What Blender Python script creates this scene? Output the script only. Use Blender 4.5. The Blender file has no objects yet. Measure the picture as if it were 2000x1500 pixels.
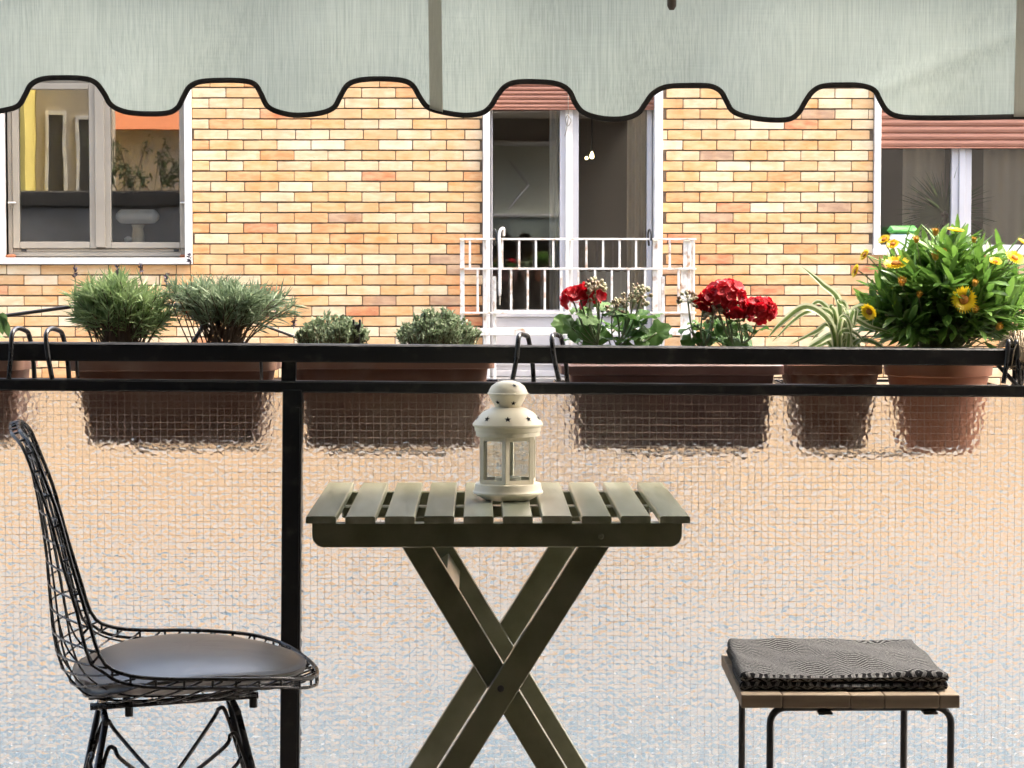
import bpy, math, random
from mathutils import Vector, Matrix
R = math.radians
random.seed(11)
sc = bpy.context.scene
col = sc.collection

# ------------------------------------------------------------------ camera
F = 4640.0                      # focal length in pixels of a 2000 px wide picture
HX, HY = 935.0, 498.0           # vanishing point of the depth axis
CAM = Vector((0, 0, 1.085))
PITCH = math.atan((750 - HY) / F)
YAW = math.atan((1000 - HX) / F)
cd = bpy.data.cameras.new('camera')
cam = bpy.data.objects.new('camera', cd)
col.objects.link(cam)
cam.location = CAM
cam.rotation_euler = (math.pi / 2 - PITCH, 0, -YAW)
cd.sensor_width = 36
cd.lens = F / 2000 * 36
cd.clip_start = 0.05
cd.clip_end = 500
sc.camera = cam
CAMROT = cam.rotation_euler.to_matrix()

def U(px, py, Y):
    """world point on the plane y = Y seen at a pixel of the 2000 x 1500 picture"""
    d = CAMROT @ Vector(((px - 1000) / F, -(py - 750) / F, -1))
    return CAM + d * (Y / d.y)

# ------------------------------------------------------------------ world, sun, exposure
SUN_EL, SUN_AZ = 60, 78         # azimuth: clockwise from +Y, where the light comes from
w = bpy.data.worlds.new('World'); sc.world = w; w.use_nodes = True
nt = w.node_tree
bg = nt.nodes['Background']
sky = nt.nodes.new('ShaderNodeTexSky')
sky.sky_type = 'NISHITA'; sky.sun_disc = False
sky.sun_elevation = R(SUN_EL); sky.sun_rotation = R(SUN_AZ)
sky.air_density = 1.0; sky.dust_density = 9.0; sky.ozone_density = 0.2
nt.links.new(sky.outputs[0], bg.inputs[0])
bg.inputs[1].default_value = 0.15
sd = bpy.data.lights.new('sun', 'SUN'); sun = bpy.data.objects.new('sun', sd); col.objects.link(sun)
sd.energy = 1.5; sd.angle = R(30); sd.color = (1, .95, .87)
az, el = R(SUN_AZ), R(SUN_EL)
to_sun = Vector((math.sin(az) * math.cos(el), math.cos(az) * math.cos(el), math.sin(el)))
sun.rotation_euler = to_sun.to_track_quat('Z', 'Y').to_euler()
sun.location = (0, 0, 30)
sc.view_settings.view_transform = 'Standard'
sc.view_settings.look = 'None'
sc.view_settings.exposure = 2.74
sc.view_settings.gamma = 1
sc.view_settings.use_curve_mapping = False
sc.cycles.use_denoising = True
sc.cycles.use_adaptive_sampling = True
sc.cycles.adaptive_threshold = .04
sc.cycles.max_bounces = 9
sc.cycles.diffuse_bounces = 4
sc.cycles.transmission_bounces = 7
sc.cycles.transparent_max_bounces = 24
sc.cycles.glossy_bounces = 3

# ------------------------------------------------------------------ materials
MATS = {}
def new_mat(name):
    m = bpy.data.materials.new(name); m.use_nodes = True
    MATS[name] = m
    return m, m.node_tree, m.node_tree.nodes['Principled BSDF']

def mat(name, c1, c2=None, rough=.6, scale=20, metal=0, bump=0, bscale=None, island=0, transl=0,
        stretch=(1, 1, 1), spec=.5, coat=0, crough=.15, detail=4, rvar=0, contrast=(.3, .7), sheen=0):
    m, nt, p = new_mat(name)
    N, L = nt.nodes, nt.links
    geo = N.new('ShaderNodeNewGeometry')
    mp = N.new('ShaderNodeMapping'); mp.inputs['Scale'].default_value = stretch
    L.new(geo.outputs['Position'], mp.inputs[0])
    c2 = c2 or c1
    nz = N.new('ShaderNodeTexNoise'); nz.inputs['Scale'].default_value = scale; nz.inputs['Detail'].default_value = detail
    L.new(mp.outputs[0], nz.inputs['Vector'])
    mr = N.new('ShaderNodeMapRange'); mr.inputs[1].default_value = contrast[0]; mr.inputs[2].default_value = contrast[1]
    L.new(nz.outputs[0], mr.inputs[0])
    mx = N.new('ShaderNodeMix'); mx.data_type = 'RGBA'
    mx.inputs[6].default_value = (*c1, 1); mx.inputs[7].default_value = (*c2, 1)
    fac = mr.outputs[0]
    if island:
        a = N.new('ShaderNodeMix'); a.data_type = 'FLOAT'; a.inputs[0].default_value = island
        L.new(mr.outputs[0], a.inputs[2]); L.new(geo.outputs['Random Per Island'], a.inputs[3])
        fac = a.outputs[0]
    L.new(fac, mx.inputs[0]); L.new(mx.outputs[2], p.inputs['Base Color'])
    p.inputs['Roughness'].default_value = rough
    if rvar:
        r2 = N.new('ShaderNodeMapRange'); r2.inputs[3].default_value = max(.02, rough - rvar); r2.inputs[4].default_value = min(1, rough + rvar)
        L.new(nz.outputs[0], r2.inputs[0]); L.new(r2.outputs[0], p.inputs['Roughness'])
    p.inputs['Metallic'].default_value = metal
    p.inputs['Specular IOR Level'].default_value = spec
    if coat: p.inputs['Coat Weight'].default_value = coat; p.inputs['Coat Roughness'].default_value = crough
    if sheen: p.inputs['Sheen Weight'].default_value = sheen
    if bump:
        n2 = N.new('ShaderNodeTexNoise'); n2.inputs['Scale'].default_value = bscale or scale * 4; n2.inputs['Detail'].default_value = 5
        L.new(mp.outputs[0], n2.inputs['Vector'])
        b = N.new('ShaderNodeBump'); b.inputs['Distance'].default_value = bump
        L.new(n2.outputs[0], b.inputs['Height']); L.new(b.outputs[0], p.inputs['Normal'])
    if transl:
        t = N.new('ShaderNodeBsdfTranslucent'); ms = N.new('ShaderNodeMixShader'); ms.inputs[0].default_value = transl
        L.new(mx.outputs[2], t.inputs[0])
        out = N['Material Output']
        L.new(p.outputs[0], ms.inputs[1]); L.new(t.outputs[0], ms.inputs[2]); L.new(ms.outputs[0], out.inputs[0])
    return m

# bricks: several fired shades
BRICKC = [((.74, .49, .255), (.66, .40, .185)), ((.79, .60, .37), (.70, .48, .265)), ((.68, .385, .155), (.77, .51, .26)),
          ((.82, .66, .43), (.75, .55, .33)), ((.64, .31, .125), (.72, .44, .21)), ((.57, .22, .10), (.68, .38, .19)),
          ((.45, .28, .17), (.60, .40, .24)), ((.84, .70, .49), (.78, .61, .40))]
BRICKW = [26, 26, 20, 16, 7, 2.6, .8, 5]
BM = [mat('brick_%d' % i, a, b, .85, 11, bump=.0012, bscale=130, detail=7, contrast=(.35, .65), stretch=(1, 1, 3)) for i, (a, b) in enumerate(BRICKC)]
for m_ in BM:
    N_, L_ = m_.node_tree.nodes, m_.node_tree.links; P_ = N_['Principled BSDF']
    src = P_.inputs['Base Color'].links[0].from_socket
    g_ = N_.new('ShaderNodeNewGeometry'); n_ = N_.new('ShaderNodeTexNoise'); n_.inputs['Scale'].default_value = 6.5; n_.inputs['Detail'].default_value = 3
    L_.new(g_.outputs['Position'], n_.inputs['Vector'])
    r_ = N_.new('ShaderNodeMapRange'); r_.inputs[1].default_value = .50; r_.inputs[2].default_value = .72; r_.inputs[4].default_value = .85; L_.new(n_.outputs[0], r_.inputs[0])
    x_ = N_.new('ShaderNodeMix'); x_.data_type = 'RGBA'; x_.blend_type = 'MULTIPLY'; x_.inputs[7].default_value = (.97, .80, .62, 1)
    L_.new(r_.outputs[0], x_.inputs[0]); L_.new(src, x_.inputs[6])
    mp_ = N_.new('ShaderNodeMapping'); mp_.inputs['Scale'].default_value = (1.6, 1, .35); L_.new(g_.outputs['Position'], mp_.inputs[0])
    n3_ = N_.new('ShaderNodeTexNoise'); n3_.inputs['Scale'].default_value = 1.4; n3_.inputs['Detail'].default_value = 6; L_.new(mp_.outputs[0], n3_.inputs['Vector'])
    r3_ = N_.new('ShaderNodeMapRange'); r3_.inputs[1].default_value = .50; r3_.inputs[2].default_value = .72; r3_.inputs[4].default_value = .8; L_.new(n3_.outputs[0], r3_.inputs[0])
    w_ = N_.new('ShaderNodeMix'); w_.data_type = 'RGBA'; w_.blend_type = 'MULTIPLY'; w_.inputs[7].default_value = (.86, .80, .74, 1); L_.new(r3_.outputs[0], w_.inputs[0]); L_.new(x_.outputs[2], w_.inputs[6]); x_ = w_
    n2_ = N_.new('ShaderNodeTexNoise'); n2_.inputs['Scale'].default_value = 140; n2_.inputs['Detail'].default_value = 2; L_.new(g_.outputs['Position'], n2_.inputs['Vector'])
    r2_ = N_.new('ShaderNodeMapRange'); r2_.inputs[1].default_value = .68; r2_.inputs[2].default_value = .74; r2_.inputs[4].default_value = .6; L_.new(n2_.outputs[0], r2_.inputs[0])
    y_ = N_.new('ShaderNodeMix'); y_.data_type = 'RGBA'; y_.blend_type = 'MULTIPLY'; y_.inputs[7].default_value = (.45, .34, .24, 1)
    L_.new(r2_.outputs[0], y_.inputs[0]); L_.new(x_.outputs[2], y_.inputs[6]); L_.new(y_.outputs[2], P_.inputs['Base Color'])
mat('mortar', (.12, .085, .055), (.19, .14, .095), .95, 30, bump=.002)
mat('white_paint', (.76, .74, .70), (.52, .48, .42), .5, 7, bump=.0005, contrast=(.48, .80), detail=9)
mat('rusty_white', (.74, .71, .64), (.42, .25, .14), .55, 16, contrast=(.52, .70), detail=9)
mat('grey_frame', (.31, .275, .215), (.27, .24, .19), .45, 5)
mat('lilac_frame', (.58, .565, .57), (.50, .485, .49), .4, 4)
mat('shutter', (.27, .115, .07), (.34, .155, .10), .6, 7, stretch=(1, 1, 10))
mat('room_dark', (.34, .29, .225), (.38, .33, .26), .9, 2)
mat('room_floor_dark', (.10, .08, .06), None, .8)
mat('curtain_beige', (.82, .73, .58), (.72, .63, .50), .9, 3, transl=.1, stretch=(1, 1, .1))
mat('curtain_white', (.82, .82, .79), (.74, .74, .71), .9, 3, transl=.1, stretch=(1, 1, .1))
mat('rust', (.22, .07, .03), (.35, .14, .07), .9, 60)
mat('plaster_white', (.62, .555, .465), (.57, .51, .43), .9, 1.2, bump=.002, bscale=40)
mat('plaster_grey', (.17, .15, .125), (.14, .125, .105), .9, 1.5, bump=.002, bscale=40)
mat('shutter_blue', (.235, .345, .405), (.21, .315, .37), .55, 3)
mat('asphalt', (.055, .055, .057), (.04, .04, .042), .9, 30, bump=.003)
mat('pavement', (.26, .25, .235), (.21, .20, .19), .9, 5, bump=.002)
mat('room_plaster', (.55, .52, .47), (.50, .47, .43), .9, 1.5)
mat('room_wood', (.10, .06, .035), (.14, .085, .05), .5, 6, stretch=(8, .6, 1))
mat('tile_floor', (.30, .25, .21), (.25, .21, .18), .5, 6)
mat('black_paint', (.010, .010, .011), (.055, .050, .044), .36, 38, bump=.0008, bscale=70, rvar=.14, contrast=(.56, .82), detail=9)
mat('black_wire', (.012, .012, .013), (.03, .03, .03), .28, 40, metal=.0, rvar=.08)
mat('black_leather', (.032, .038, .032), (.042, .048, .040), .42, 50, bump=.00012, bscale=420, coat=.8, spec=.6, crough=.36)
mat('terracotta', (.185, .088, .056), (.25, .16, .115), .8, 16, bump=.0006, contrast=(.45, .85), detail=8)
mat('terracotta_old', (.17, .075, .045), (.30, .21, .155), .9, 30, bump=.001, contrast=(.45, .72))
mat('terracotta_bright', (.34, .135, .065), (.29, .105, .05), .75, 14, bump=.0005)
mat('maroon_plastic', (.125, .060, .050), (.17, .10, .085), .45, 16, contrast=(.4, .8), detail=8)
mat('soil', (.022, .016, .011), (.05, .035, .025), 1, 90, bump=.006)
mat('cream_enamel', (.86, .79, .61), (.78, .70, .52), .42, 14, bump=.0002, bscale=60, contrast=(.45, .8))
mat('star_dark', (.012, .011, .01), None, .9)
mat('steel_wire', (.5, .5, .48), None, .35, metal=1)
mat('stool_wood', (.30, .235, .165), (.20, .155, .105), .65, 5, stretch=(1.2, 14, 14), bump=.0005, detail=8)
mat('tube_black', (.015, .015, .016), (.022, .022, .022), .45, 30)
mat('lavender_leaf', (.27, .36, .16), (.13, .21, .075), .62, 14, island=.75, transl=.30)
mat('lavender_leaf_grey', (.27, .34, .21), (.11, .165, .085), .62, 14, island=.75, transl=.28)
mat('twig', (.075, .055, .035), (.12, .09, .06), .9, 60)
mat('lavender_bloom', (.10, .085, .12), (.17, .14, .18), .9, 80, island=.6)
mat('thyme_leaf', (.27, .33, .20), (.13, .19, .095), .65, 30, island=.8, transl=.25)
mat('geranium_leaf', (.105, .20, .05), (.045, .11, .025), .62, 30, island=.5, transl=.35, spec=.25)
mat('geranium_stem', (.20, .25, .12), (.14, .17, .08), .6, 60)
mat('geranium_petal', (.62, .006, .018), (.42, .003, .012), .55, 60, island=.7, transl=.35)
mat('geranium_bud', (.42, .44, .28), (.24, .13, .09), .65, 100, island=.85)
mat('spider_green', (.22, .31, .10), (.15, .23, .07), .5, 40, transl=.35)
mat('spider_cream', (.68, .69, .46), (.60, .63, .40), .5, 40, transl=.35)
mat('straw_leaf', (.17, .31, .055), (.065, .155, .028), .42, 25, island=.7, transl=.32)
mat('straw_petal', (.90, .74, .03), (.88, .62, .015), .45, 60, island=.6, transl=.3)
mat('straw_disc', (.50, .20, .02), (.28, .10, .015), .9, 300, bump=.0008, bscale=900)
mat('straw_bud', (.72, .50, .06), (.46, .22, .05), .6, 70, island=.7)
mat('sage_leaf', (.15, .25, .09), (.10, .18, .06), .65, 40, island=.5, transl=.35, bump=.0006, bscale=400)
mat('twine', (.44, .36, .25), (.30, .24, .16), .95, 70)
mat('orange_plastic', (.62, .10, .015), None, .4)
mat('lamp_shade', (.92, .91, .88), (.84, .83, .80), .8, 14)
mat('lamp_stem', (.88, .80, .60), (.80, .70, .52), .6, 14)
mat('bag_green', (.10, .36, .06), (.05, .22, .04), .4, 14)
mat('bag_white', (.80, .82, .82), (.66, .72, .74), .4, 30)
mat('yucca_leaf', (.15, .19, .07), (.09, .12, .045), .6, 14, island=.6)
mat('iron', (.02, .02, .02), None, .6)
mat('yellow_plaster', (.88, .74, .22), (.84, .69, .20), .9, 1)
mat('beige_plaster', (.46, .40, .30), (.42, .36, .27), .9, 1)
mat('roof_tile', (.52, .19, .085), (.42, .14, .06), .9, 3, stretch=(9, 1, 1))
mat('stone_grey', (.34, .33, .31), (.20, .195, .18), .95, 3.5, bump=.01, bscale=9)
mat('stone_dark', (.055, .05, .045), (.09, .085, .075), .95, 4, bump=.01)
mat('shrub_leaf', (.09, .15, .04), (.05, .09, .025), .7, 10, island=.6, transl=.2)
mat('wire_steel', (.34, .28, .22), None, .55, metal=.25)
mat('awning_black', (.018, .014, .012), (.03, .025, .022), .8, 100, bump=.0004, bscale=500)
mat('awning_metal', (.55, .55, .54), None, .4, metal=.6)
mat('knob_dark', (.10, .075, .06), None, .5)

def pane_mat():
    m, nt, p = new_mat('window_glass')
    N, L = nt.nodes, nt.links
    N.remove(p)
    tr = N.new('ShaderNodeBsdfTransparent'); tr.inputs[0].default_value = (.96, .97, .965, 1)
    gl = N.new('ShaderNodeBsdfGlossy'); gl.inputs['Roughness'].default_value = 0.0
    nz = N.new('ShaderNodeTexNoise'); nz.inputs['Scale'].default_value = 2.2; nz.inputs['Detail'].default_value = 1
    g = N.new('ShaderNodeNewGeometry'); L.new(g.outputs['Position'], nz.inputs['Vector'])
    b = N.new('ShaderNodeBump'); b.inputs['Distance'].default_value = .00022; L.new(nz.outputs[0], b.inputs['Height']); L.new(b.outputs[0], gl.inputs['Normal'])
    fr = N.new('ShaderNodeFresnel'); fr.inputs[0].default_value = 2.0
    ms = N.new('ShaderNodeMixShader')
    L.new(fr.outputs[0], ms.inputs[0]); L.new(tr.outputs[0], ms.inputs[1]); L.new(gl.outputs[0], ms.inputs[2])
    L.new(ms.outputs[0], N['Material Output'].inputs[0])
pane_mat()

def lantern_glass():
    m, nt, p = new_mat('thin_glass')
    N, L = nt.nodes, nt.links
    N.remove(p)
    tr = N.new('ShaderNodeBsdfTransparent'); tr.inputs[0].default_value = (.93, .95, .94, 1)
    gl = N.new('ShaderNodeBsdfGlossy'); gl.inputs['Roughness'].default_value = 0.02
    fr = N.new('ShaderNodeFresnel'); fr.inputs[0].default_value = 1.6
    ms = N.new('ShaderNodeMixShader')
    L.new(fr.outputs[0], ms.inputs[0]); L.new(tr.outputs[0], ms.inputs[1]); L.new(gl.outputs[0], ms.inputs[2])
    L.new(ms.outputs[0], N['Material Output'].inputs[0])
lantern_glass()

def hammered():
    m, nt, p = new_mat('hammered_glass')
    N, L = nt.nodes, nt.links
    p.inputs['Base Color'].default_value = (.97, .985, .98, 1)
    p.inputs['Transmission Weight'].default_value = 1
    p.inputs['Roughness'].default_value = .20
    p.inputs['IOR'].default_value = 1.46
    g = N.new('ShaderNodeNewGeometry')
    v = N.new('ShaderNodeTexVoronoi'); v.feature = 'SMOOTH_F1'; v.inputs['Scale'].default_value = 125; v.inputs['Smoothness'].default_value = .22
    v.inputs['Randomness'].default_value = .85
    nz = N.new('ShaderNodeTexNoise'); nz.inputs['Scale'].default_value = 9
    mxv = N.new('ShaderNodeMix'); mxv.data_type = 'VECTOR'
    mxv.inputs[0].default_value = .012
    L.new(g.outputs['Position'], nz.inputs['Vector'])
    L.new(g.outputs['Position'], mxv.inputs[4]); L.new(nz.outputs['Color'], mxv.inputs[5])
    L.new(mxv.outputs[1], v.inputs['Vector'])
    b = N.new('ShaderNodeBump'); b.inputs['Distance'].default_value = .0012; b.inputs['Strength'].default_value = 1
    sq = N.new('ShaderNodeMath'); sq.operation = 'POWER'; sq.inputs[1].default_value = 2.2; L.new(v.outputs['Distance'], sq.inputs[0])
    L.new(sq.outputs[0], b.inputs['Height']); L.new(b.outputs[0], p.inputs['Normal'])
hammered()

def awning_mat(name, c1, c2, tr):
    m, nt, p = new_mat(name)
    N, L = nt.nodes, nt.links
    g = N.new('ShaderNodeNewGeometry')
    mp = N.new('ShaderNodeMapping'); mp.inputs['Scale'].default_value = (420, 420, 9)
    L.new(g.outputs['Position'], mp.inputs[0])
    nz = N.new('ShaderNodeTexNoise'); nz.inputs['Scale'].default_value = 1; nz.inputs['Detail'].default_value = 4; nz.inputs['Roughness'].default_value = .7
    L.new(mp.outputs[0], nz.inputs['Vector'])
    mp2 = N.new('ShaderNodeMapping'); mp2.inputs['Scale'].default_value = (14, 14, 420); L.new(g.outputs['Position'], mp2.inputs[0])
    nb = N.new('ShaderNodeTexNoise'); nb.inputs['Scale'].default_value = 1; L.new(mp2.outputs[0], nb.inputs['Vector'])
    n3 = N.new('ShaderNodeTexNoise'); n3.inputs['Scale'].default_value = 3.2; n3.inputs['Detail'].default_value = 3; L.new(g.outputs['Position'], n3.inputs['Vector'])
    s = N.new('ShaderNodeMath'); s.operation = 'MULTIPLY_ADD'; s.inputs[1].default_value = .14; L.new(nb.outputs[0], s.inputs[0]); L.new(nz.outputs[0], s.inputs[2])
    s2 = N.new('ShaderNodeMath'); s2.operation = 'MULTIPLY_ADD'; s2.inputs[1].default_value = .48; L.new(n3.outputs[0], s2.inputs[0]); L.new(s.outputs[0], s2.inputs[2])
    mr = N.new('ShaderNodeMapRange'); mr.inputs[1].default_value = .58; mr.inputs[2].default_value = 1.04; L.new(s2.outputs[0], mr.inputs[0])
    mx = N.new('ShaderNodeMix'); mx.data_type = 'RGBA'; mx.inputs[6].default_value = (*c1, 1); mx.inputs[7].default_value = (*c2, 1)
    L.new(mr.outputs[0], mx.inputs[0])
    L.new(mx.outputs[2], p.inputs['Base Color']); p.inputs['Roughness'].default_value = .9; p.inputs['Specular IOR Level'].default_value = .15
    t = N.new('ShaderNodeBsdfTranslucent'); L.new(mx.outputs[2], t.inputs[0])
    ms = N.new('ShaderNodeMixShader'); ms.inputs[0].default_value = tr
    L.new(p.outputs[0], ms.inputs[1]); L.new(t.outputs[0], ms.inputs[2]); L.new(ms.outputs[0], N['Material Output'].inputs[0])
awning_mat('awning_fabric', (.275, .32, .285), (.43, .485, .43), .50)
awning_mat('canopy_fabric', (.70, .74, .62), (.86, .89, .76), .70)
awning_mat('awning_seam', (.46, .43, .37), (.55, .52, .45), .50)

def wood_paint(name, c1, c2, rough):
    m = mat(name, c1, c2, rough, 4, stretch=(6, 1, 6), bump=.0003, bscale=14, detail=7, rvar=.08, coat=.9)
    return m
wood_paint('olive_paint', (.115, .127, .068), (.175, .185, .115), .33)

mat('olive_worn_lit', (.17, .185, .115), (.33, .34, .25), .36, 3.2, stretch=(9, 1, 9), bump=.0003, bscale=14, detail=9, rvar=.1, coat=.7, contrast=(.38, .70))  # worn pale grain, with the base lightened to stand in for light on top

def blanket_mat():
    m, nt, p = new_mat('herringbone')
    N, L = nt.nodes, nt.links
    tc = N.new('ShaderNodeTexCoord'); sp = N.new('ShaderNodeSeparateXYZ'); L.new(tc.outputs['UV'], sp.inputs[0])
    def M(op, a, b=None, c=None):
        n = N.new('ShaderNodeMath'); n.operation = op
        for i, v in enumerate((a, b, c)):
            if v is None: continue
            if isinstance(v, (int, float)): n.inputs[i].default_value = v
            else: L.new(v, n.inputs[i])
        return n.outputs[0]
    tri = M('PINGPONG', sp.outputs[0], .014)
    ph = M('MULTIPLY_ADD', tri, .8, sp.outputs[1])
    st = M('FRACT', M('MULTIPLY', ph, 115))
    line = M('SMOOTH_MIN', 1, M('MULTIPLY', M('ABSOLUTE', M('SUBTRACT', st, .5)), 4.0), .1)
    f = M('GREATER_THAN', st, .47)
    nz = N.new('ShaderNodeTexNoise'); nz.inputs['Scale'].default_value = 420; nz.inputs['Detail'].default_value = 1; L.new(tc.outputs['UV'], nz.inputs['Vector'])
    mx = N.new('ShaderNodeMix'); mx.data_type = 'RGBA'; mx.inputs[6].default_value = (.012, .012, .014, 1); mx.inputs[7].default_value = (.20, .20, .197, 1)
    ff = M('MULTIPLY', f, M('MULTIPLY_ADD', nz.outputs[0], 2.6, -.55))
    L.new(ff, mx.inputs[0]); L.new(mx.outputs[2], p.inputs['Base Color'])
    p.inputs['Roughness'].default_value = .95; p.inputs['Specular IOR Level'].default_value = .1
    b = N.new('ShaderNodeBump'); b.inputs['Distance'].default_value = .0008; L.new(nz.outputs[0], b.inputs['Height']); L.new(b.outputs[0], p.inputs['Normal'])
blanket_mat()

def emit_mat():
    m, nt, p = new_mat('bulb_glow')
    p.inputs['Base Color'].default_value = (.9, .8, .5, 1)
    p.inputs['Emission Color'].default_value = (1, .78, .38, 1); p.inputs['Emission Strength'].default_value = 1.6
emit_mat()

# ------------------------------------------------------------------ mesh helpers
class MB:
    def __init__(s): s.v = []; s.f = []; s.m = []; s.uv = None
    def add(s, vs, fs, mi=0):
        o = len(s.v); s.v.extend([tuple(q) for q in vs]); s.f.extend([tuple(i + o for i in q) for q in fs]); s.m.extend([mi] * len(fs)); return s
    def box(s, a, b, mi=0):
        x0, y0, z0 = a; x1, y1, z1 = b
        if x0 > x1: x0, x1 = x1, x0
        if y0 > y1: y0, y1 = y1, y0
        if z0 > z1: z0, z1 = z1, z0
        vs = [(x0, y0, z0), (x1, y0, z0), (x1, y1, z0), (x0, y1, z0), (x0, y0, z1), (x1, y0, z1), (x1, y1, z1), (x0, y1, z1)]
        return s.add(vs, [(0, 3, 2, 1), (4, 5, 6, 7), (0, 1, 5, 4), (1, 2, 6, 5), (2, 3, 7, 6), (3, 0, 4, 7)], mi)
    def bevbox(s, a, b, r, mi=0):
        """box with chamfered edges"""
        lo = [min(a[i], b[i]) for i in range(3)]; hi = [max(a[i], b[i]) for i in range(3)]
        r = min(r, *(0.45 * (hi[i] - lo[i]) for i in range(3)))
        vs = []; idx = {}
        for sx in (0, 1):
            for sy in (0, 1):
                for sz in (0, 1):
                    for k in range(3):
                        c = [(hi if t else lo)[i] for i, t in enumerate((sx, sy, sz))]
                        for i, t in enumerate((sx, sy, sz)):
                            if i != k: c[i] += -r if t else r
                        idx[(sx, sy, sz, k)] = len(vs); vs.append(c)
        g = lambda x, y, z, k: idx[(x, y, z, k)]
        fs = []
        for t in (0, 1):
            q = [g(t, 0, 0, 0), g(t, 1, 0, 0), g(t, 1, 1, 0), g(t, 0, 1, 0)]; fs.append(q if t else q[::-1])
            q = [g(0, t, 0, 1), g(0, t, 1, 1), g(1, t, 1, 1), g(1, t, 0, 1)]; fs.append(q if t else q[::-1])
            q = [g(0, 0, t, 2), g(1, 0, t, 2), g(1, 1, t, 2), g(0, 1, t, 2)]; fs.append(q if t else q[::-1])
        for p_ in (0, 1):
            for q_ in (0, 1):
                e = [g(0, p_, q_, 1), g(1, p_, q_, 1), g(1, p_, q_, 2), g(0, p_, q_, 2)]; fs.append(e)
                e = [g(p_, 0, q_, 0), g(p_, 1, q_, 0), g(p_, 1, q_, 2), g(p_, 0, q_, 2)]; fs.append(e)
                e = [g(p_, q_, 0, 0), g(p_, q_, 1, 0), g(p_, q_, 1, 1), g(p_, q_, 0, 1)]; fs.append(e)
        for sx in (0, 1):
            for sy in (0, 1):
                for sz in (0, 1): fs.append([g(sx, sy, sz, k) for k in range(3)])
        # orient outward
        ctr = Vector([(lo[i] + hi[i]) / 2 for i in range(3)]); out = []
        for f in fs:
            P = [Vector(vs[i]) for i in f]; n = (P[1] - P[0]).cross(P[2] - P[0]); c = sum(P, Vector()) / len(P)
            out.append(f if n.dot(c - ctr) > 0 else f[::-1])
        return s.add(vs, out, mi)
    def bar(s, p0, p1, wx, wz, up=(0, 0, 1), mi=0):
        """rectangular bar from p0 to p1; wx sideways width, wz width along up"""
        p0 = Vector(p0); p1 = Vector(p1); d = (p1 - p0).normalized(); u = Vector(up); u = (u - d * u.dot(d)).normalized(); r = d.cross(u)
        vs = []
        for p in (p0, p1):
            for a, b in ((-1, -1), (1, -1), (1, 1), (-1, 1)): vs.append(p + r * a * wx / 2 + u * b * wz / 2)
        return s.add(vs, [(3, 2, 1, 0), (4, 5, 6, 7), (0, 1, 5, 4), (1, 2, 6, 5), (2, 3, 7, 6), (3, 0, 4, 7)], mi)
    def tube(s, pts, r, n=8, mi=0, cap=True, closed=False):
        pts = [Vector(p) for p in pts]; m = len(pts)
        rs = r if isinstance(r, (list, tuple)) else [r] * m
        vs = []; fs = []; u = None
        for i, p in enumerate(pts):
            if closed: d = pts[(i + 1) % m] - pts[i - 1]
            else: d = pts[min(i + 1, m - 1)] - pts[max(i - 1, 0)]
            if d.length < 1e-9: d = Vector((0, 0, 1))
            d.normalize()
            if u is None: u = d.orthogonal().normalized()
            u = u - d * u.dot(d)
            if u.length < 1e-6: u = d.orthogonal()
            u.normalize(); v = d.cross(u)
            for k in range(n):
                a = 2 * math.pi * k / n; vs.append(p + (u * math.cos(a) + v * math.sin(a)) * rs[i])
        for i in range(m if closed else m - 1):
            j = (i + 1) % m
            for k in range(n): fs.append((i * n + k, i * n + (k + 1) % n, j * n + (k + 1) % n, j * n + k))
        if cap and not closed: fs.append(tuple(range(n))[::-1]); fs.append(tuple((m - 1) * n + k for k in range(n)))
        return s.add(vs, fs, mi)
    def lathe(s, prof, c=(0, 0, 0), n=32, mi=0, rot=0.0):
        vs = []; fs = []; c = Vector(c); m = len(prof)
        for r, z in prof:
            for k in range(n):
                a = 2 * math.pi * k / n + rot; vs.append(c + Vector((r * math.cos(a), r * math.sin(a), z)))
        for i in range(m - 1):
            for k in range(n): fs.append((i * n + k, i * n + (k + 1) % n, (i + 1) * n + (k + 1) % n, (i + 1) * n + k))
        fs.append(tuple(range(n))[::-1]); fs.append(tuple((m - 1) * n + k for k in range(n)))
        return s.add(vs, fs, mi)
    def prism(s, poly, y0, y1, mi=0):
        """polygon of (x, z) extruded from y0 to y1"""
        n = len(poly); vs = [(x, y0, z) for x, z in poly] + [(x, y1, z) for x, z in poly]
        fs = [tuple(range(n)), tuple(range(2 * n - 1, n - 1, -1))] + [(i, i + n, (i + 1) % n + n, (i + 1) % n) for i in range(n)]
        return s.add(vs, fs, mi)
    def blade(s, base, d, nrm, length, width, droop=0.0, seg=3, mi=0, prof=None, fold=0.0):
        """a leaf: strip that starts at base along d, its face towards nrm, bending down by droop"""
        base = Vector(base); d = Vector(d).normalized(); nrm = Vector(nrm); side = d.cross(nrm)
        if side.length < 1e-5: side = d.orthogonal()
        side.normalize(); vs = []; fs = []; p = base.copy(); dd = d.copy(); k = 3 if fold else 2
        for i in range(seg + 1):
            t = i / seg; wd = width * (prof(t) if prof else math.sin(math.pi * (0.12 + 0.86 * t)) ** .8) / 2
            n2 = side.cross(dd)
            if fold: vs += [p - side * wd + n2 * fold * wd, p, p + side * wd + n2 * fold * wd]
            else: vs += [p - side * wd, p + side * wd]
            dd = (dd + Vector((0, 0, -droop / seg))).normalized(); p = p + dd * (length / seg)
        for i in range(seg):
            for j in range(k - 1): fs.append((i * k + j, i * k + j + 1, (i + 1) * k + j + 1, (i + 1) * k + j))
        return s.add(vs, fs, mi)
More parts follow.
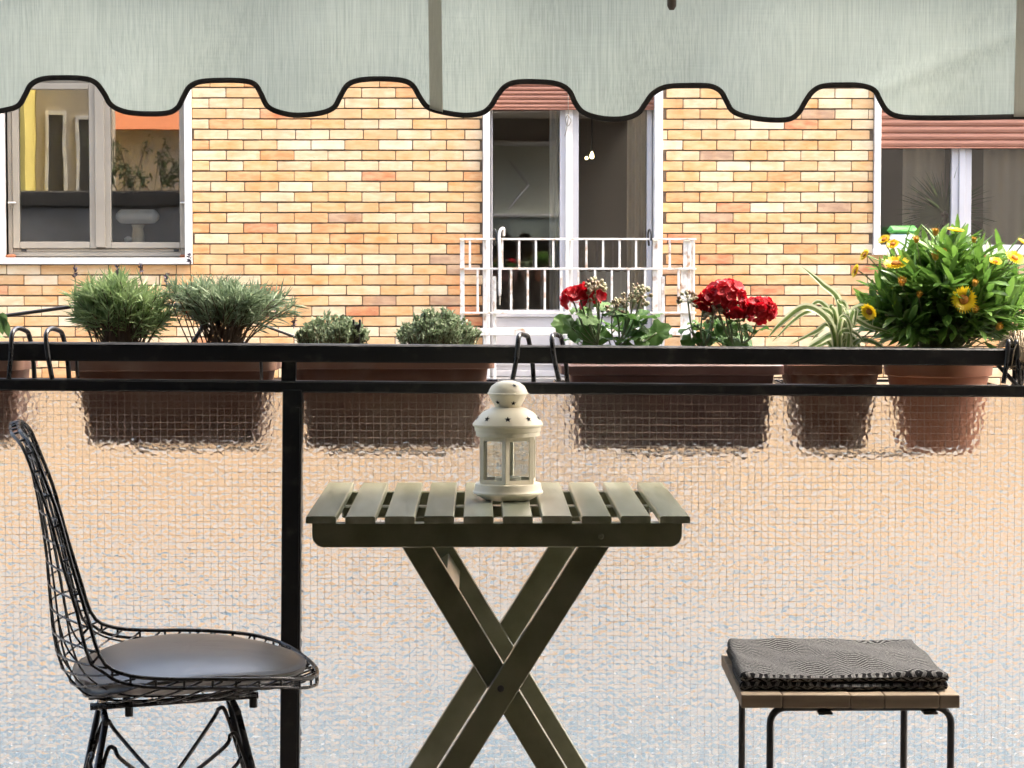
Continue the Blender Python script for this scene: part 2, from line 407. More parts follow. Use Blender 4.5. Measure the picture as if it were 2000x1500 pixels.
    def build(s, name, m, parent=None, smooth=False, kind=None, bevel=0):
        me = bpy.data.meshes.new(name); me.from_pydata(s.v, [], s.f)
        ms = m if isinstance(m, list) else [m]
        for q in ms: me.materials.append(MATS[q] if isinstance(q, str) else q)
        if len(ms) > 1: me.polygons.foreach_set('material_index', s.m)
        if smooth: me.polygons.foreach_set('use_smooth', [True] * len(me.polygons))
        me.update()
        o = bpy.data.objects.new(name, me); col.objects.link(o)
        if parent: o.parent = parent
        if kind: o['kind'] = kind
        if bevel:
            b = o.modifiers.new('bevel', 'BEVEL'); b.width = bevel; b.segments = 2; b.limit_method = 'ANGLE'
        return o

def auto_smooth(o, ang=35):
    me = o.data
    me.polygons.foreach_set('use_smooth', [True] * len(me.polygons))
    try: me.set_sharp_from_angle(angle=R(ang))
    except Exception: pass
    return o

def tag(o, label, cat, group=None):
    o['label'] = label; o['category'] = cat
    if group: o['group'] = group
    return o
def thing(name, label, cat, loc=(0, 0, 0), group=None):
    o = bpy.data.objects.new(name, None); col.objects.link(o); o.empty_display_size = .05
    o.location = (0, 0, 0)
    return tag(o, label, cat, group)
def struct(o): o['kind'] = 'structure'; return o
def catmull(pts, n=8, closed=False):
    P = [Vector(p) for p in pts]; out = []; m = len(P)
    for i in range(m if closed else m - 1):
        a = P[(i - 1) % m] if closed else P[max(i - 1, 0)]; b = P[i]; c = P[(i + 1) % m]; d = P[(i + 2) % m] if closed else P[min(i + 2, m - 1)]
        for k in range(n):
            t = k / n
            out.append(.5 * ((2 * b) + (c - a) * t + (2 * a - 5 * b + 4 * c - d) * t * t + (3 * b - 3 * c + d - a) * t ** 3))
    if not closed: out.append(P[-1])
    return out
rnd = random.uniform
def rvec(): 
    while True:
        v = Vector((rnd(-1, 1), rnd(-1, 1), rnd(-1, 1)))
        if .05 < v.length < 1: return v.normalized()

# ================================================================== SETTING
GZ = -4.0
struct(MB().box((-150, -150, GZ - .3), (150, 150, GZ)).build('street', 'asphalt'))
struct(MB().box((-60, 15.6, GZ + .002), (60, 17.58, GZ + .13)).build('pavement', 'pavement'))
struct(MB().box((-3.0, 2.75, GZ + .002), (8, 5.2, GZ + .13)).build('pavement', 'pavement'))
# the photographer's own flat: room behind the camera, facade with a wide doorway, balcony slab
struct(MB().box((-1.55, 2.70, -.16), (1.75, 4.36, -.004)).build('balcony_floor', 'tile_floor'))
struct(MB().box((-1.9, 2.70, 2.95), (2.1, 4.30, 3.12)).build('balcony_slab_above', 'plaster_white'))
fw = MB()
for x0, x1, z0, z1 in ((-3.0, -1.15, GZ, 7), (1.25, 8, GZ, 7), (-1.15, 1.25, GZ, -.002), (-1.15, 1.25, 2.35, 7)):
    fw.box((x0, 2.42, z0), (x1, 2.70, z1))
struct(fw.build('facade_wall', 'plaster_grey'))
struct(MB().box((-3.0, -4.5, GZ), (-2.75, 2.42, 7)).build('wall_left', 'room_plaster'))
struct(MB().box((7.75, -4.5, GZ), (8, 2.42, 7)).build('wall_right', 'room_plaster'))
struct(MB().box((-2.75, -4.5, GZ), (7.75, -4.25, 7)).build('wall_back', 'room_plaster'))
struct(MB().box((-2.75, -4.25, 2.7), (7.75, 2.42, 2.9)).build('ceiling', 'room_plaster'))
struct(MB().box((-2.75, -4.25, -.1), (7.75, 2.42, -.004)).build('room_floor', 'room_wood'))
struct(MB().box((-3.0, -4.5, 7.0), (8, 2.70, 7.2)).build('roof_slab', 'plaster_grey'))

# ================================================================== BUILDING ACROSS THE STREET
WY = 17.6
def wx(px): return U(px, HY, WY).x
def wz(py): return U(HX, py, WY).z
bld = thing('brick_building', 'yellow brick apartment building across the street with white framed windows', 'building')
# openings in pixels: x0, x1, y_top, y_bottom
OPEN = [(-20, 376, 60, 516), (943, 1293, 60, 748), (1705, 2110, 60, 497)]
ops = [(wx(a), wx(b), wz(d), wz(c)) for a, b, c, d in OPEN]
BX0, BX1, BZ0, BZ1 = -7.0, 7.5, -1.0, 3.3
# wall body with real openings
xs = sorted({-9.0, 9.5} | {v for o in ops for v in o[:2]}); zs = sorted({GZ, -1.0, 7.5} | {v for o in ops for v in o[2:]})
wb = MB()
for i in range(len(xs) - 1):
    for j in range(len(zs) - 1):
        cx, cz = (xs[i] + xs[i + 1]) / 2, (zs[j] + zs[j + 1]) / 2
        if cz < -1.0: continue
        if any(o[0] < cx < o[1] and o[2] < cz < o[3] for o in ops): continue
        wb.box((xs[i], WY + .012, zs[j]), (xs[i + 1], WY + .34, zs[j + 1]))
wall = wb.build('wall', 'mortar', bld)
# ground floor, seen only through the textured glass
gf = MB().box((-9, WY + .002, GZ + .01), (9.5, WY + .34, -1.0)).build('ground_floor', 'plaster_white', bld)
MB().box((-9, WY - .10, -1.10), (9.5, WY + .002, -.98)).build('string_course', 'plaster_white', gf)
for i in range(5):
    x0 = -7.2 + i * 3.1
    q = MB()
    for k in range(26): q.bevbox((x0, WY - .03, GZ + .14 + k * .063), (x0 + 2.75, WY, GZ + .14 + k * .063 + .060), .012)
    q.build('roller_shutter', 'shutter_blue', gf)
# bricks
BL, BH = .2496, .0765
ax, az_ = wx(443), wz(171.5)
unit = []
for mi in range(len(BM)):
    q = MB().bevbox((-.5, 0, -.5), (.5, 1, .5), .04)
    me = bpy.data.meshes.new('brick'); me.from_pydata(q.v, [], q.f); me.materials.append(BM[mi]); unit.append(me)
allb = []
rng = random.Random(5)
k0 = int((BZ0 - az_) / BH) - 1; k1 = int((BZ1 - az_) / BH) + 1
for k in range(k0, k1):
    z0 = az_ + k * BH; z1 = z0 + BH
    if z0 < BZ0 or z1 > BZ1: continue
    off = (0 if k % 2 else BL / 2) + (rng.uniform(-.012, .012) if k % 5 == 0 else 0)
    n0 = int((BX0 - ax) / BL) - 1; n1 = int((BX1 - ax) / BL) + 1
    for n in range(n0, n1):
        x0 = ax + off + n * BL; x1 = x0 + BL
        segs = [(x0, x1)]
        for o in ops:
            if z1 - .01 > o[2] and z0 + .01 < o[3]:
                ns = []
                for a, b in segs:
                    if b <= o[0] or a >= o[1]: ns.append((a, b)); continue
                    if a < o[0]: ns.append((a, o[0]))
                    if b > o[1]: ns.append((o[1], b))
                segs = ns
        for a, b in segs:
            if b - a < .03: continue
            mi = rng.choices(range(len(BM)), BRICKW)[0]
            # a few weathered patches near the door as on the real wall
            cxp, czp = (a + b) / 2, (z0 + z1) / 2
            if wz(640) < czp < wz(450) and (wx(860) < cxp < wx(945) or wx(1290) < cxp < wx(1420)) and rng.random() < .6:
                mi = rng.choice([4, 5, 4, 6, 4])
            allb.append((a + .0030 + rng.uniform(-.001, .001), b - .0030 + rng.uniform(-.001, .001), z0 + .0054 + rng.uniform(-.0016, .0016), z1 - .0054 + rng.uniform(-.0014, .0014), mi, rng.uniform(-.003, .003), rng.uniform(-.4, .4)))
def bvis(b):
    px = HX + (b[0] + b[1]) / 2 * F / WY; py = HY - ((b[2] + b[3]) / 2 - CAM.z) * F / WY
    inside = 0 < px < 2000 and 170 < py < 665
    hid = (120 < px < 570 and py > 560) or (570 < px < 930 and py > 630) or (px > 1690 and py > 480) or (1100 < px < 1300)
    edge = (b[1] - b[0])
    return (0 if inside and not hid else 1, -round(edge, 2), abs(px - 900) * .3 + abs(py - 400))
allb.sort(key=bvis)
rest = MB()
for i, (a, b, z0, z1, mi, dy, rz) in enumerate(allb):
    if i < 300:
        o = bpy.data.objects.new('brick', unit[mi]); col.objects.link(o); o.parent = wall
        o.location = ((a + b) / 2, WY + dy, (z0 + z1) / 2); o.scale = (b - a, .03, z1 - z0); o.rotation_euler = (0, R(rz), 0)
    else:
        rest.bevbox((a, WY + dy, z0), (b, WY + dy + .03, z1), .003, mi)
rest.build('remaining_bricks', BM, wall, kind='stuff')

def pbox(m, x0, x1, y0, y1, d0, d1, mi=0, bev=.004):
    """box on the facade from pixel edges, d0..d1 metres behind (+) or in front of (-) the wall face"""
    return m.bevbox((wx(x0), WY + d0, wz(y1)), (wx(x1), WY + d1, wz(y0)), bev, mi)
def frame(m, x0, x1, y0, y1, wpx, d0, d1):
    pbox(m, x0, x0 + wpx, y0, y1, d0, d1); pbox(m, x1 - wpx, x1, y0, y1, d0, d1)
    pbox(m, x0 + wpx, x1 - wpx, y0, y0 + wpx, d0, d1 - .002); pbox(m, x0 + wpx, x1 - wpx, y1 - wpx, y1, d0, d1 - .002)
def pane(x0, x1, y0, y1, d, parent):
    m = MB().box((wx(x0), WY + d, wz(y1)), (wx(x1), WY + d + .006, wz(y0)))
    return m.build('pane', 'window_glass', parent)
def shutter(x0, x1, ybot, ytop, d, pitch, parent):
    m = MB(); pbox(m, x0, x1, ytop - 4, ytop, d, d + .05)
    s = m.build('shutter', 'shutter', parent)
    z = wz(ybot); k = 0; hh = pitch * WY / F
    while z + hh < wz(ytop):
        q = MB(); a, b = wx(x0), wx(x1)
        prof = [(0, .0), (-.008, .15), (-.012, .5), (-.008, .82), (0, .97)]
        vs = []
        for dy, t in prof: vs += [(a, WY + d + dy, z + t * hh), (b, WY + d + dy, z + t * hh)]
        vs += [(a, WY + d + .012, z + .97 * hh), (b, WY + d + .012, z + .97 * hh), (a, WY + d + .012, z), (b, WY + d + .012, z)]
        n = len(vs) // 2; fs = [(2 * i, 2 * i + 1, 2 * ((i + 1) % n) + 1, 2 * ((i + 1) % n)) for i in range(n)]
        fs += [tuple(2 * i for i in range(n)), tuple(2 * i + 1 for i in range(n))[::-1]]
        q.add(vs, fs).build('slat', 'shutter', s); z += hh; k += 1
    m = MB(); pbox(m, x0, x1, ybot, ybot + 3, d - .012, d + .016); m.build('bottom_rail', 'shutter', s)
    return s

# ---- left window (grey sashes)
m = MB(); pbox(m, 362, 376, 40, 504, -.03, .14); pbox(m, -20, 6, 40, 504, -.03, .14); pbox(m, 6, 362, 40, 150, .10, .16)
win = m.build('window', 'white_paint', bld)
m = MB(); pbox(m, -20, 376, 503.5, 516, -.06, .20); m.build('sill', 'white_paint', win)
m = MB(); frame(m, 10, 358, 150, 501, 9, .13, .20); pbox(m, 19, 349, 486, 492, .135, .146); m.build('frame', 'grey_frame', win)
m = MB(); frame(m, 20, 184, 160, 485, 13, .11, .17); m.build('sash', 'grey_frame', win)
m = MB(); frame(m, 201, 360, 160, 485, 12, .11, .17); m.build('sash', 'grey_frame', win)
m = MB(); pbox(m, 183, 202, 160, 483, .09, .16); m.build('mullion', 'grey_frame', win)
pane(32, 172, 171, 473, .14, win); pane(212, 349, 171, 473, .14, win)
for a in (35, 335): m = MB(); pbox(m, a, a + 10, 486.5, 491, .128, .14, 0, .001); m.build('drain_slot', 'iron', win)
for a, b in ((7, 26), (348, 366)):
    m = MB(); pbox(m, a, b, 497, 503, .06, .13, 0, .012); m.build('rust_patch', 'rust', win)
for a in (12, 350): m = MB(); pbox(m, a, a + 15, 394, 397, .07, .11); m.build('hinge', 'white_paint', win)
# ---- door
m = MB(); pbox(m, 943, 957, 40, 746, -.05, .14); pbox(m, 1277, 1293, 40, 746, -.05, .14); pbox(m, 957, 1277, 40, 110, .08, .16)
door = m.build('balcony_door', 'white_paint', bld)
m = MB(); pbox(m, 950, 1290, 738, 749, -.10, .22); m.build('threshold', 'pavement', door)
m = MB(); frame(m, 957, 1277, 100, 740, 6, .13, .20); m.build('frame', 'lilac_frame', door)
for a, b, pa, pb in ((960, 1112, 962, 1094), (1113, 1275, 1131, 1265)):
    m = MB(); pbox(m, a, pa, 150, 737, .10, .16); pbox(m, pb, b, 150, 737, .10, .16); pbox(m, pa, pb, 606, 620, .10, .158); pbox(m, pa, pb, 150, 165, .10, .158)
    pbox(m, pa, pb, 725, 737, .10, .158)
    leaf = m.build('door_leaf', 'lilac_frame', door)
    m = MB(); pbox(m, pa, pb, 620, 725, .12, .15); pbox(m, pa + 6, pb - 6, 640, 716, .11, .125); m.build('bottom_panel', 'lilac_frame', door)
    pane(pa, pb, 165, 606, .13, door)
m = MB(); pbox(m, 1105, 1119, 150, 737, .07, .11); m.build('meeting_strip', 'white_paint', door)
shutter(957, 1277, 211, 90, .04, 8.6, bld)
# pull cord
m = MB(); m.tube([(wx(1109), WY + .02, wz(150)), (wx(1110), WY + .02, wz(225))], .003, 5)
m.tube(catmull([(wx(1110), WY + .02, wz(225)), (wx(1115), WY + .015, wz(236)), (wx(1108), WY + .02, wz(246)), (wx(1105), WY + .02, wz(232)), (wx(1110), WY + .015, wz(224)), (wx(1107), WY + .02, wz(250)), (wx(1103), WY + .02, wz(266))], 5), .004, 5)
m.build('pull_cord', 'grey_frame', door, smooth=True)
# ---- right window
m = MB(); pbox(m, 1705, 1718, 40, 488, -.03, .14); pbox(m, 2097, 2110, 40, 488, -.03, .14); pbox(m, 1718, 2097, 40, 110, .08, .16)
win2 = m.build('window', 'white_paint', bld)
m = MB(); pbox(m, 1703, 2112, 487, 498, -.06, .20); m.build('sill', 'white_paint', win2)
m = MB(); pbox(m, 1862, 1876, 150, 487, .09, .16); pbox(m, 1888, 1901, 150, 487, .09, .16); pbox(m, 1876, 1888, 150, 487, .07, .11); m.build('mullion', 'lilac_frame', win2)
m = MB(); pbox(m, 1718, 1722, 150, 487, .10, .16); pbox(m, 2090, 2097, 150, 487, .10, .16); pbox(m, 1722, 1862, 478, 487, .10, .158); pbox(m, 1901, 2090, 478, 487, .10, .158); m.build('sash', 'white_paint', win2)
pane(1722, 1862, 150, 478, .13, win2); pane(1901, 2090, 150, 478, .13, win2)
shutter(1718, 2097, 286, 90, .04, 13.5, bld)

# rooms behind the openings
for (a, b, c, d), zf in zip(OPEN, (-.2, .12, -.2)):
    x0, x1 = wx(a) - .5, wx(b) + .5
    m = MB(); y0, y1 = WY + .345, WY + 3.4; zt = 2.9
    m.box((x0, y1, zf), (x1, y1 + .1, zt)); m.box((x0 - .1, y0, zf), (x0, y1, zt)); m.box((x1, y0, zf), (x1 + .1, y1, zt)); m.box((x0, y0, zt), (x1, y1, zt + .1))
    rm = m.build('room', 'room_dark', bld)
    MB().box((x0, y0, zf - .1), (x1, y1, zf)).build('room_floor', 'room_floor_dark', rm)
def curtain(x0, x1, y0, y1, d, amp, waves, mt, label):
    m = MB(); n = int(waves * 10); vs = []; fs = []
    for i in range(n + 1):
        t = i / n; x = wx(x0) + (wx(x1) - wx(x0)) * t; dy = amp * math.sin(t * waves * 2 * math.pi) + .3 * amp * math.sin(t * waves * 4.7)
        vs += [(x, WY + d + dy, wz(y1)), (x, WY + d + dy * .7, wz(y0))]
    for i in range(n): fs.append((2 * i, 2 * i + 2, 2 * i + 3, 2 * i + 1))
    o = m.add(vs, fs).build('curtain', mt, None, smooth=True)
    return tag(o, label, 'curtain', 'curtains behind the windows across the street')
curtain(1075, 1104, 100, 700, .24, .02, 3, 'curtain_white', 'pale curtain hanging at the middle of the balcony door')
curtain(1228, 1280, 100, 700, .25, .025, 4, 'curtain_beige', 'beige curtain drawn to the right edge of the balcony door')
curtain(1775, 1858, 100, 500, .29, .012, 4, 'curtain_beige', 'beige curtain behind the left pane of the red shuttered window')
curtain(1935, 2075, 100, 500, .29, .012, 6, 'curtain_beige', 'beige curtain behind the right pane of the red shuttered window')
m = MB(); a = [(1131, 523)]; vs = []; fs = []
for i in range(61):
    t = i / 60; x = wx(1130) + (wx(1266) - wx(1130)) * t; yb = wz(640); dy = .012 * math.sin(t * 40)
    vs += [(x, WY + .3 + dy, yb), (x, WY + .3 + dy, wz(528 + 4 * abs(math.sin(t * 24))))]
    if i: fs.append((2 * i - 2, 2 * i, 2 * i + 1, 2 * i - 1))
tag(m.add(vs, fs).build('curtain', 'curtain_white', None, smooth=True), 'short grey half curtain low behind the right pane of the balcony door', 'curtain', 'curtains behind the windows across the street')

# lamp on the inner sill of the left window
m = MB(); pbox(m, 20, 350, 473, 479, .148, .60)
tag(m.build('window_shelf', 'room_floor_dark'), 'dark inner shelf below the grey framed window panes', 'shelf')
lp = thing('table_lamp', 'white box shaded lamp standing inside the grey framed window', 'lamp')
zc = lambda py: wz(py)
x0 = wx(261)
MB().lathe([(.046, wz(473) + .001), (.048, wz(462)), (.040, wz(446)), (.050, wz(438))], (x0, WY + .235, 0), 18).build('stem', 'lamp_stem', lp, smooth=False)
m = MB(); m.bevbox((wx(218), WY + .165, wz(436)), (wx(302), WY + .33, wz(408)), .035); m.build('lamp_shade', 'lamp_shade', lp, bevel=.012)
MB().lathe([(.012, wz(473) + .001), (.03, wz(470)), (.03, wz(465)), (.010, wz(461))], (wx(243), WY + .20, 0), 14).build('switch_ball', 'lamp_shade', lp, smooth=True)
# lit bulb on a cord
bl = thing('hanging_bulb', 'small glowing bulb hanging in the dark room behind the balcony door', 'bulb')
bx_, bz_ = wx(1167), wz(296)
MB().tube([(bx_, WY + .9, 2.9), (bx_, WY + .9, bz_ + .05)], .006, 6).build('cord', 'iron', bl)
MB().lathe([(.007, .04), (.010, .026), (.017, .010), (.017, -.008), (.007, -.017)][::-1], (bx_, WY + .9, bz_), 16).build('bulb', 'bulb_glow', bl, smooth=True)
MB().lathe([(.008, -.012), (.014, 0), (.008, .012)], (wx(1156), WY + .9, wz(299)), 10).build('bulb', 'bulb_glow', bl, smooth=True)
MB().tube([(wx(1156), WY + .9, wz(299) + .01), (bx_, WY + .9, bz_ + .045)], .004, 6).build('arm', 'iron', bl)
# yucca in the right room
yt = thing('yucca_plant', 'spiky yucca plant behind the glass of the red shuttered window', 'plant')
c = Vector((wx(1855), WY + .21, wz(418)))
m = MB()
for i in range(190):
    d = rvec(); d.z = abs(d.z) * 1.1 - .45; d.y *= .10; d.normalize()
    m.blade(c + d * .03, d, Vector((0, -1, .2)), rnd(.22, .37), .017, rnd(.1, .5), 3, prof=lambda t: 1 - t * .95)
m.build('leaves', 'yucca_leaf', yt)
MB().tube([(c.x, c.y, wz(475)), (c.x + .01, c.y, c.z - .1), c], [.03, .028, .025], 10).build('trunk', 'twig', yt, smooth=True)
MB().lathe([(.055, wz(487) + .002), (.075, wz(466))], (c.x, c.y, 0), 18).build('pot', 'terracotta', yt)
# packet on the right window's sill
pk = thing('plastic_packet', 'crumpled green and white packet on the sill of the red shuttered window', 'packet')
m = MB(); m.bevbox((wx(1738), WY - .04, wz(487) + .001), (wx(1786), WY + .05, wz(457)), .02); m.v = [(v[0] + rnd(-.012, .012), v[1], v[2] + (rnd(-.012, .012) if v[2] > wz(470) else 0)) for v in m.v]; m.build('body', 'bag_white', pk, bevel=.01)
m = MB(); m.bevbox((wx(1735), WY - .035, wz(457) + .002), (wx(1788), WY + .045, wz(443)), .03); m.v = [(v[0] + rnd(-.02, .02), v[1], v[2] + rnd(-.018, .012)) for v in m.v]; o = m.build('top_flap', 'bag_green', pk, bevel=.012)

# ---- white railing in front of the door
rl = thing('window_railing', 'peeling white iron railing across the brick building balcony door', 'railing')
RY = WY - .30
def rx(px): return U(px, HY, RY).x
def rz(py): return U(HX, py, RY).z
X0, X1 = rx(898), rx(1360)
for py, h, d in ((467, .014, .03), (525, .014, .026), (611, .012, .03)):
    m = MB(); z = rz(py); m.bevbox((X0, RY - d / 2, z - h / 2), (X1, RY + d / 2, z + h / 2), .002)
    for x in (X0 + .012, X1 - .012): m.bevbox((x - .008, RY + d / 2 + .001, z - h / 2 + .001), (x + .008, WY + .01, z + h / 2 - .001), .002)
    m.build('rail', 'rusty_white', rl)
m = MB(); m.bevbox((X0 + .1, RY - .02, rz(655)), (X1, RY + .02, rz(641)), .003); m.build('rail', 'rusty_white', rl)
m = MB(); m.bevbox((X0 + .02, RY - .03, rz(782)), (X1 - .02, WY + .01, rz(750)), .004); m.build('base_slab', 'pavement', rl)
sx = .35; q = lambda X: 650 + X * sx
for X in (765, 945, 1040, 1133, 1230, 1415, 1508, 1600, 1692, 1880):
    MB().bevbox((rx(q(X)) - .008, RY - .008, rz(525) + .007), (rx(q(X)) + .008, RY + .008, rz(467) - .007), .002).build('bar', 'rusty_white', rl)
for X in (808, 995, 1088, 1183, 1275, 1370, 1463, 1557, 1650, 1743, 1930):
    MB().bevbox((rx(q(X)) - .008, RY - .008, rz(611) + .006), (rx(q(X)) + .008, RY + .008, rz(525) - .007), .002).build('bar', 'rusty_white', rl)
for X, wd, yt_ in ((722, .016, 467), (1800, .018, 467), (1968, .014, 467), (1988, .012, 467), (1325, .009, 467), (1950, .01, 525)):
    MB().bevbox((rx(q(X)) - wd, RY + .016, rz(749)), (rx(q(X)) + wd, RY + .016 + 2 * wd, rz(yt_) - .008), .003).build('post', 'rusty_white', rl)
for X in (848, 903, 1845): MB().bevbox((rx(q(X)) - .012, RY + .016, rz(749)), (rx(q(X)) + .012, RY + .04, rz(467 if X == 848 else 540)), .003).build('post', 'rusty_white', rl)
for py in (467, 611):     # side bars of the right return
    for k in range(5):
        y = RY + .05 + k * .055
        if py == 467: MB().bevbox((X1 - .019, y - .006, rz(750)), (X1 - .006, y + .006, rz(467) - .008), .002).build('bar', 'rusty_white', rl)
# shutter crank and hooks on the railing
ck = thing('shutter_crank', 'white shutter crank rod hooked over the railing at the balcony door', 'crank rod')
xa = rx(976); MB().tube([(xa, RY - .03, rz(596)), (xa, RY - .03, rz(578))], .006, 8).build('tip', 'grey_frame', ck)
MB().tube(catmull([(xa, RY - .03, rz(578)), (xa, RY - .03, rz(500)), (xa - .005, RY - .03, rz(462)), (xa + .006, RY - .028, rz(449)), (xa + .028, RY + .0, rz(447)), (xa + .03, RY + .03, rz(460))], 6), .011, 8).build('rod', 'white_paint', ck, smooth=True)
for X in (966, 1268):
    o = MB().tube(catmull([(rx(X), RY + .03, rz(480)), (rx(X) - .008, RY + .02, rz(458)), (rx(X), RY - .005, rz(449)), (rx(X) + .012, RY - .022, rz(455)), (rx(X) + .014, RY - .022, rz(470))], 6), .008, 8).build('hook', 'iron', None, smooth=True)
    tag(o, 'dark metal hook on the white railing, %s' % ('beside the crank rod' if X < 1000 else 'near the right door post'), 'hook', 'hooks on the white railing')

# ---- what the windows across the street mirror: neighbours left of and behind this house
nw = thing('garden_wall', 'rough grey stone garden wall with dark coping beside this house', 'wall')
MB().box((-30, -3.4, GZ), (-3.02, -3.0, 1.85)).build('wall', 'stone_grey', nw)
MB().bevbox((-30, -3.46, 1.852), (-3.02, -2.92, 2.12), .03).build('coping', 'stone_dark', nw)
def house(name, label, x0, x1, y0, y1, z1, mt, wins, roof=None):
    h = thing(name, label, 'building')
    wl = MB().box((x0, y0, GZ), (x1, y1, z1)).build('wall', mt, h)
    for a, b, c, d in wins:
        f = MB()
        for q in ((a - .06, b + .06, c - .08, c), (a - .06, b + .06, d, d + .08), (a - .06, a, c, d), (b, b + .06, c, d)): f.box((q[0], y1, q[2]), (q[1], y1 + .05, q[3]))
        wn = f.build('window', 'white_paint', h); MB().box((a, y1 + .001, c), (b, y1 + .015, d)).build('pane', 'stone_dark', wn)
    if roof:
        m = MB(); yy = y1 + .5; m.add([(x0 - .4, yy, z1), (x1 + .4, yy, z1), (x1 + .4, (y0 + y1) / 2, z1 + roof), (x0 - .4, (y0 + y1) / 2, z1 + roof), (x0 - .4, y0, z1), (x1 + .4, y0, z1)], [(0, 1, 2, 3), (3, 2, 5, 4), (0, 3, 4), (1, 5, 2), (0, 4, 5, 1)])
        m.build('roof', 'roof_tile', h)
    return h
house('neighbour_house', 'tall yellow plastered house behind the garden wall', -15, -8.25, -16, -8.0, 9, 'yellow_plaster', [(-11, -10, 2.6, 4.4), (-13.5, -12.5, 2.6, 4.4)])
house('neighbour_house', 'tall beige house with two narrow windows behind the garden wall', -8.24, -6.9, -9.9, -9.0, 9, 'beige_plaster', [(-8.0, -7.72, 2.2, 3.7), (-7.42, -7.14, 2.2, 3.6)])
house('neighbour_house', 'low white house with orange tiled roof behind the garden wall', -9.5, -1.0, -20, -12, 3.55, 'plaster_white', [(-5.6, -5.0, 1.2, 2.3), (-4.0, -3.4, 1.2, 2.3)], 2.0)
sh = thing('garden_shrub', 'loose green shrub growing over the garden wall', 'shrub')
m = MB(); st = MB()
for i in range(34):
    b = Vector((rnd(-6.4, -4.4), -3.2, 2.12)); t = b + Vector((rnd(-.4, .4), rnd(-.3, .3), rnd(.2, .9)))
    st.tube([b, (b + t) / 2 + Vector((rnd(-.05, .05), 0, 0)), t], .008, 4)
    for k in range(22):
        p = b.lerp(t, rnd(.25, 1)) + rvec() * .07; m.blade(p, rvec(), rvec(), .09, .03, .2, 2)
m.build('leaves', 'shrub_leaf', sh); st.build('stems', 'twig', sh)

# ================================================================== BALCONY RAILING
RLY = 4.05
rg = thing('balcony_railing', 'black metal balcony railing with wired textured glass panels', 'railing')
def railz(px, pyl, pyr): return pyl + (pyr - pyl) * px / 1950.0
HL, HR = U(-560, 667 - 3.5, RLY), U(2180, 681 + 1.5, RLY); XL, XR = HL.x, HR.x
def line(pyl, pyr, px): return U(px, pyl + (pyr - pyl) * px / 1950.0, RLY)
t0, t1 = line(667.5, 680.5, -560), line(667.5, 680.5, 2180)
b0, b1 = line(703.5, 713.5, -560), line(703.5, 713.5, 2180)
def railbar(tl, tr, bl, br, d, name):
    m = MB(); y0, y1 = RLY - d / 2, RLY + d / 2; e = .0025
    vs = []
    for (t, b) in ((tl, bl), (tr, br)):
        vs += [(t.x, y0 + e, t.z), (t.x, y1 - e, t.z), (t.x, y1, t.z - e), (t.x, y1, b.z + e), (t.x, y1 - e, b.z), (t.x, y0 + e, b.z), (t.x, y0, b.z + e), (t.x, y0, t.z - e)]
    fs = [(i, i + 8, (i + 1) % 8 + 8, (i + 1) % 8) for i in range(8)] + [tuple(range(8))[::-1], tuple(range(8, 16))]
    return m.add(vs, fs).build(name, 'black_paint', rg)
railbar(t0, t1, b0, b1, .045, 'handrail')
lt0, lt1 = line(739, 753.5, -560), line(739, 753.5, 2180)
lb0, lb1 = line(762, 774.5, -560), line(762, 774.5, 2180)
railbar(lt0, lt1, lb0, lb1, .036, 'lower_rail')
# middle post: short upper piece and the tall lower one
pa, pb = U(565, 702, RLY), U(564, 745, RLY)
MB().bar(U(565, 704, RLY), U(564, 744, RLY), .024, .024, (0, 1, 0)).build('post', 'black_paint', rg)
pt, pbm = U(572.5, 760, RLY), U(567, 1500, RLY); dirn = (pbm - pt).normalized(); pe = pt + dirn * ((pt.z + .004) / -dirn.z)
m = MB(); m.bar(pt, pe, .033, .040, (0, 1, 0)); m.build('post', 'black_paint', rg, bevel=.002)
m = MB(); m.bar(pt + Vector((.010, -.0225, -.03)), pe + Vector((.010, -.0225, .03)), .006, .004, (0, 1, 0)); m.build('glazing_bead', 'black_paint', rg)
postx = lambda z: pt.x + (pe.x - pt.x) * (pt.z - z) / (pt.z - pe.z)
for x in (XL + .012, XR - .012): MB().box((x - .016, RLY - .018, -.004), (x + .016, RLY + .018, .90)).build('post', 'black_paint', rg)
MB().box((XL + .03, RLY - .018, .015), (XR - .03, RLY + .018, .045)).build('bottom_rail', 'black_paint', rg)
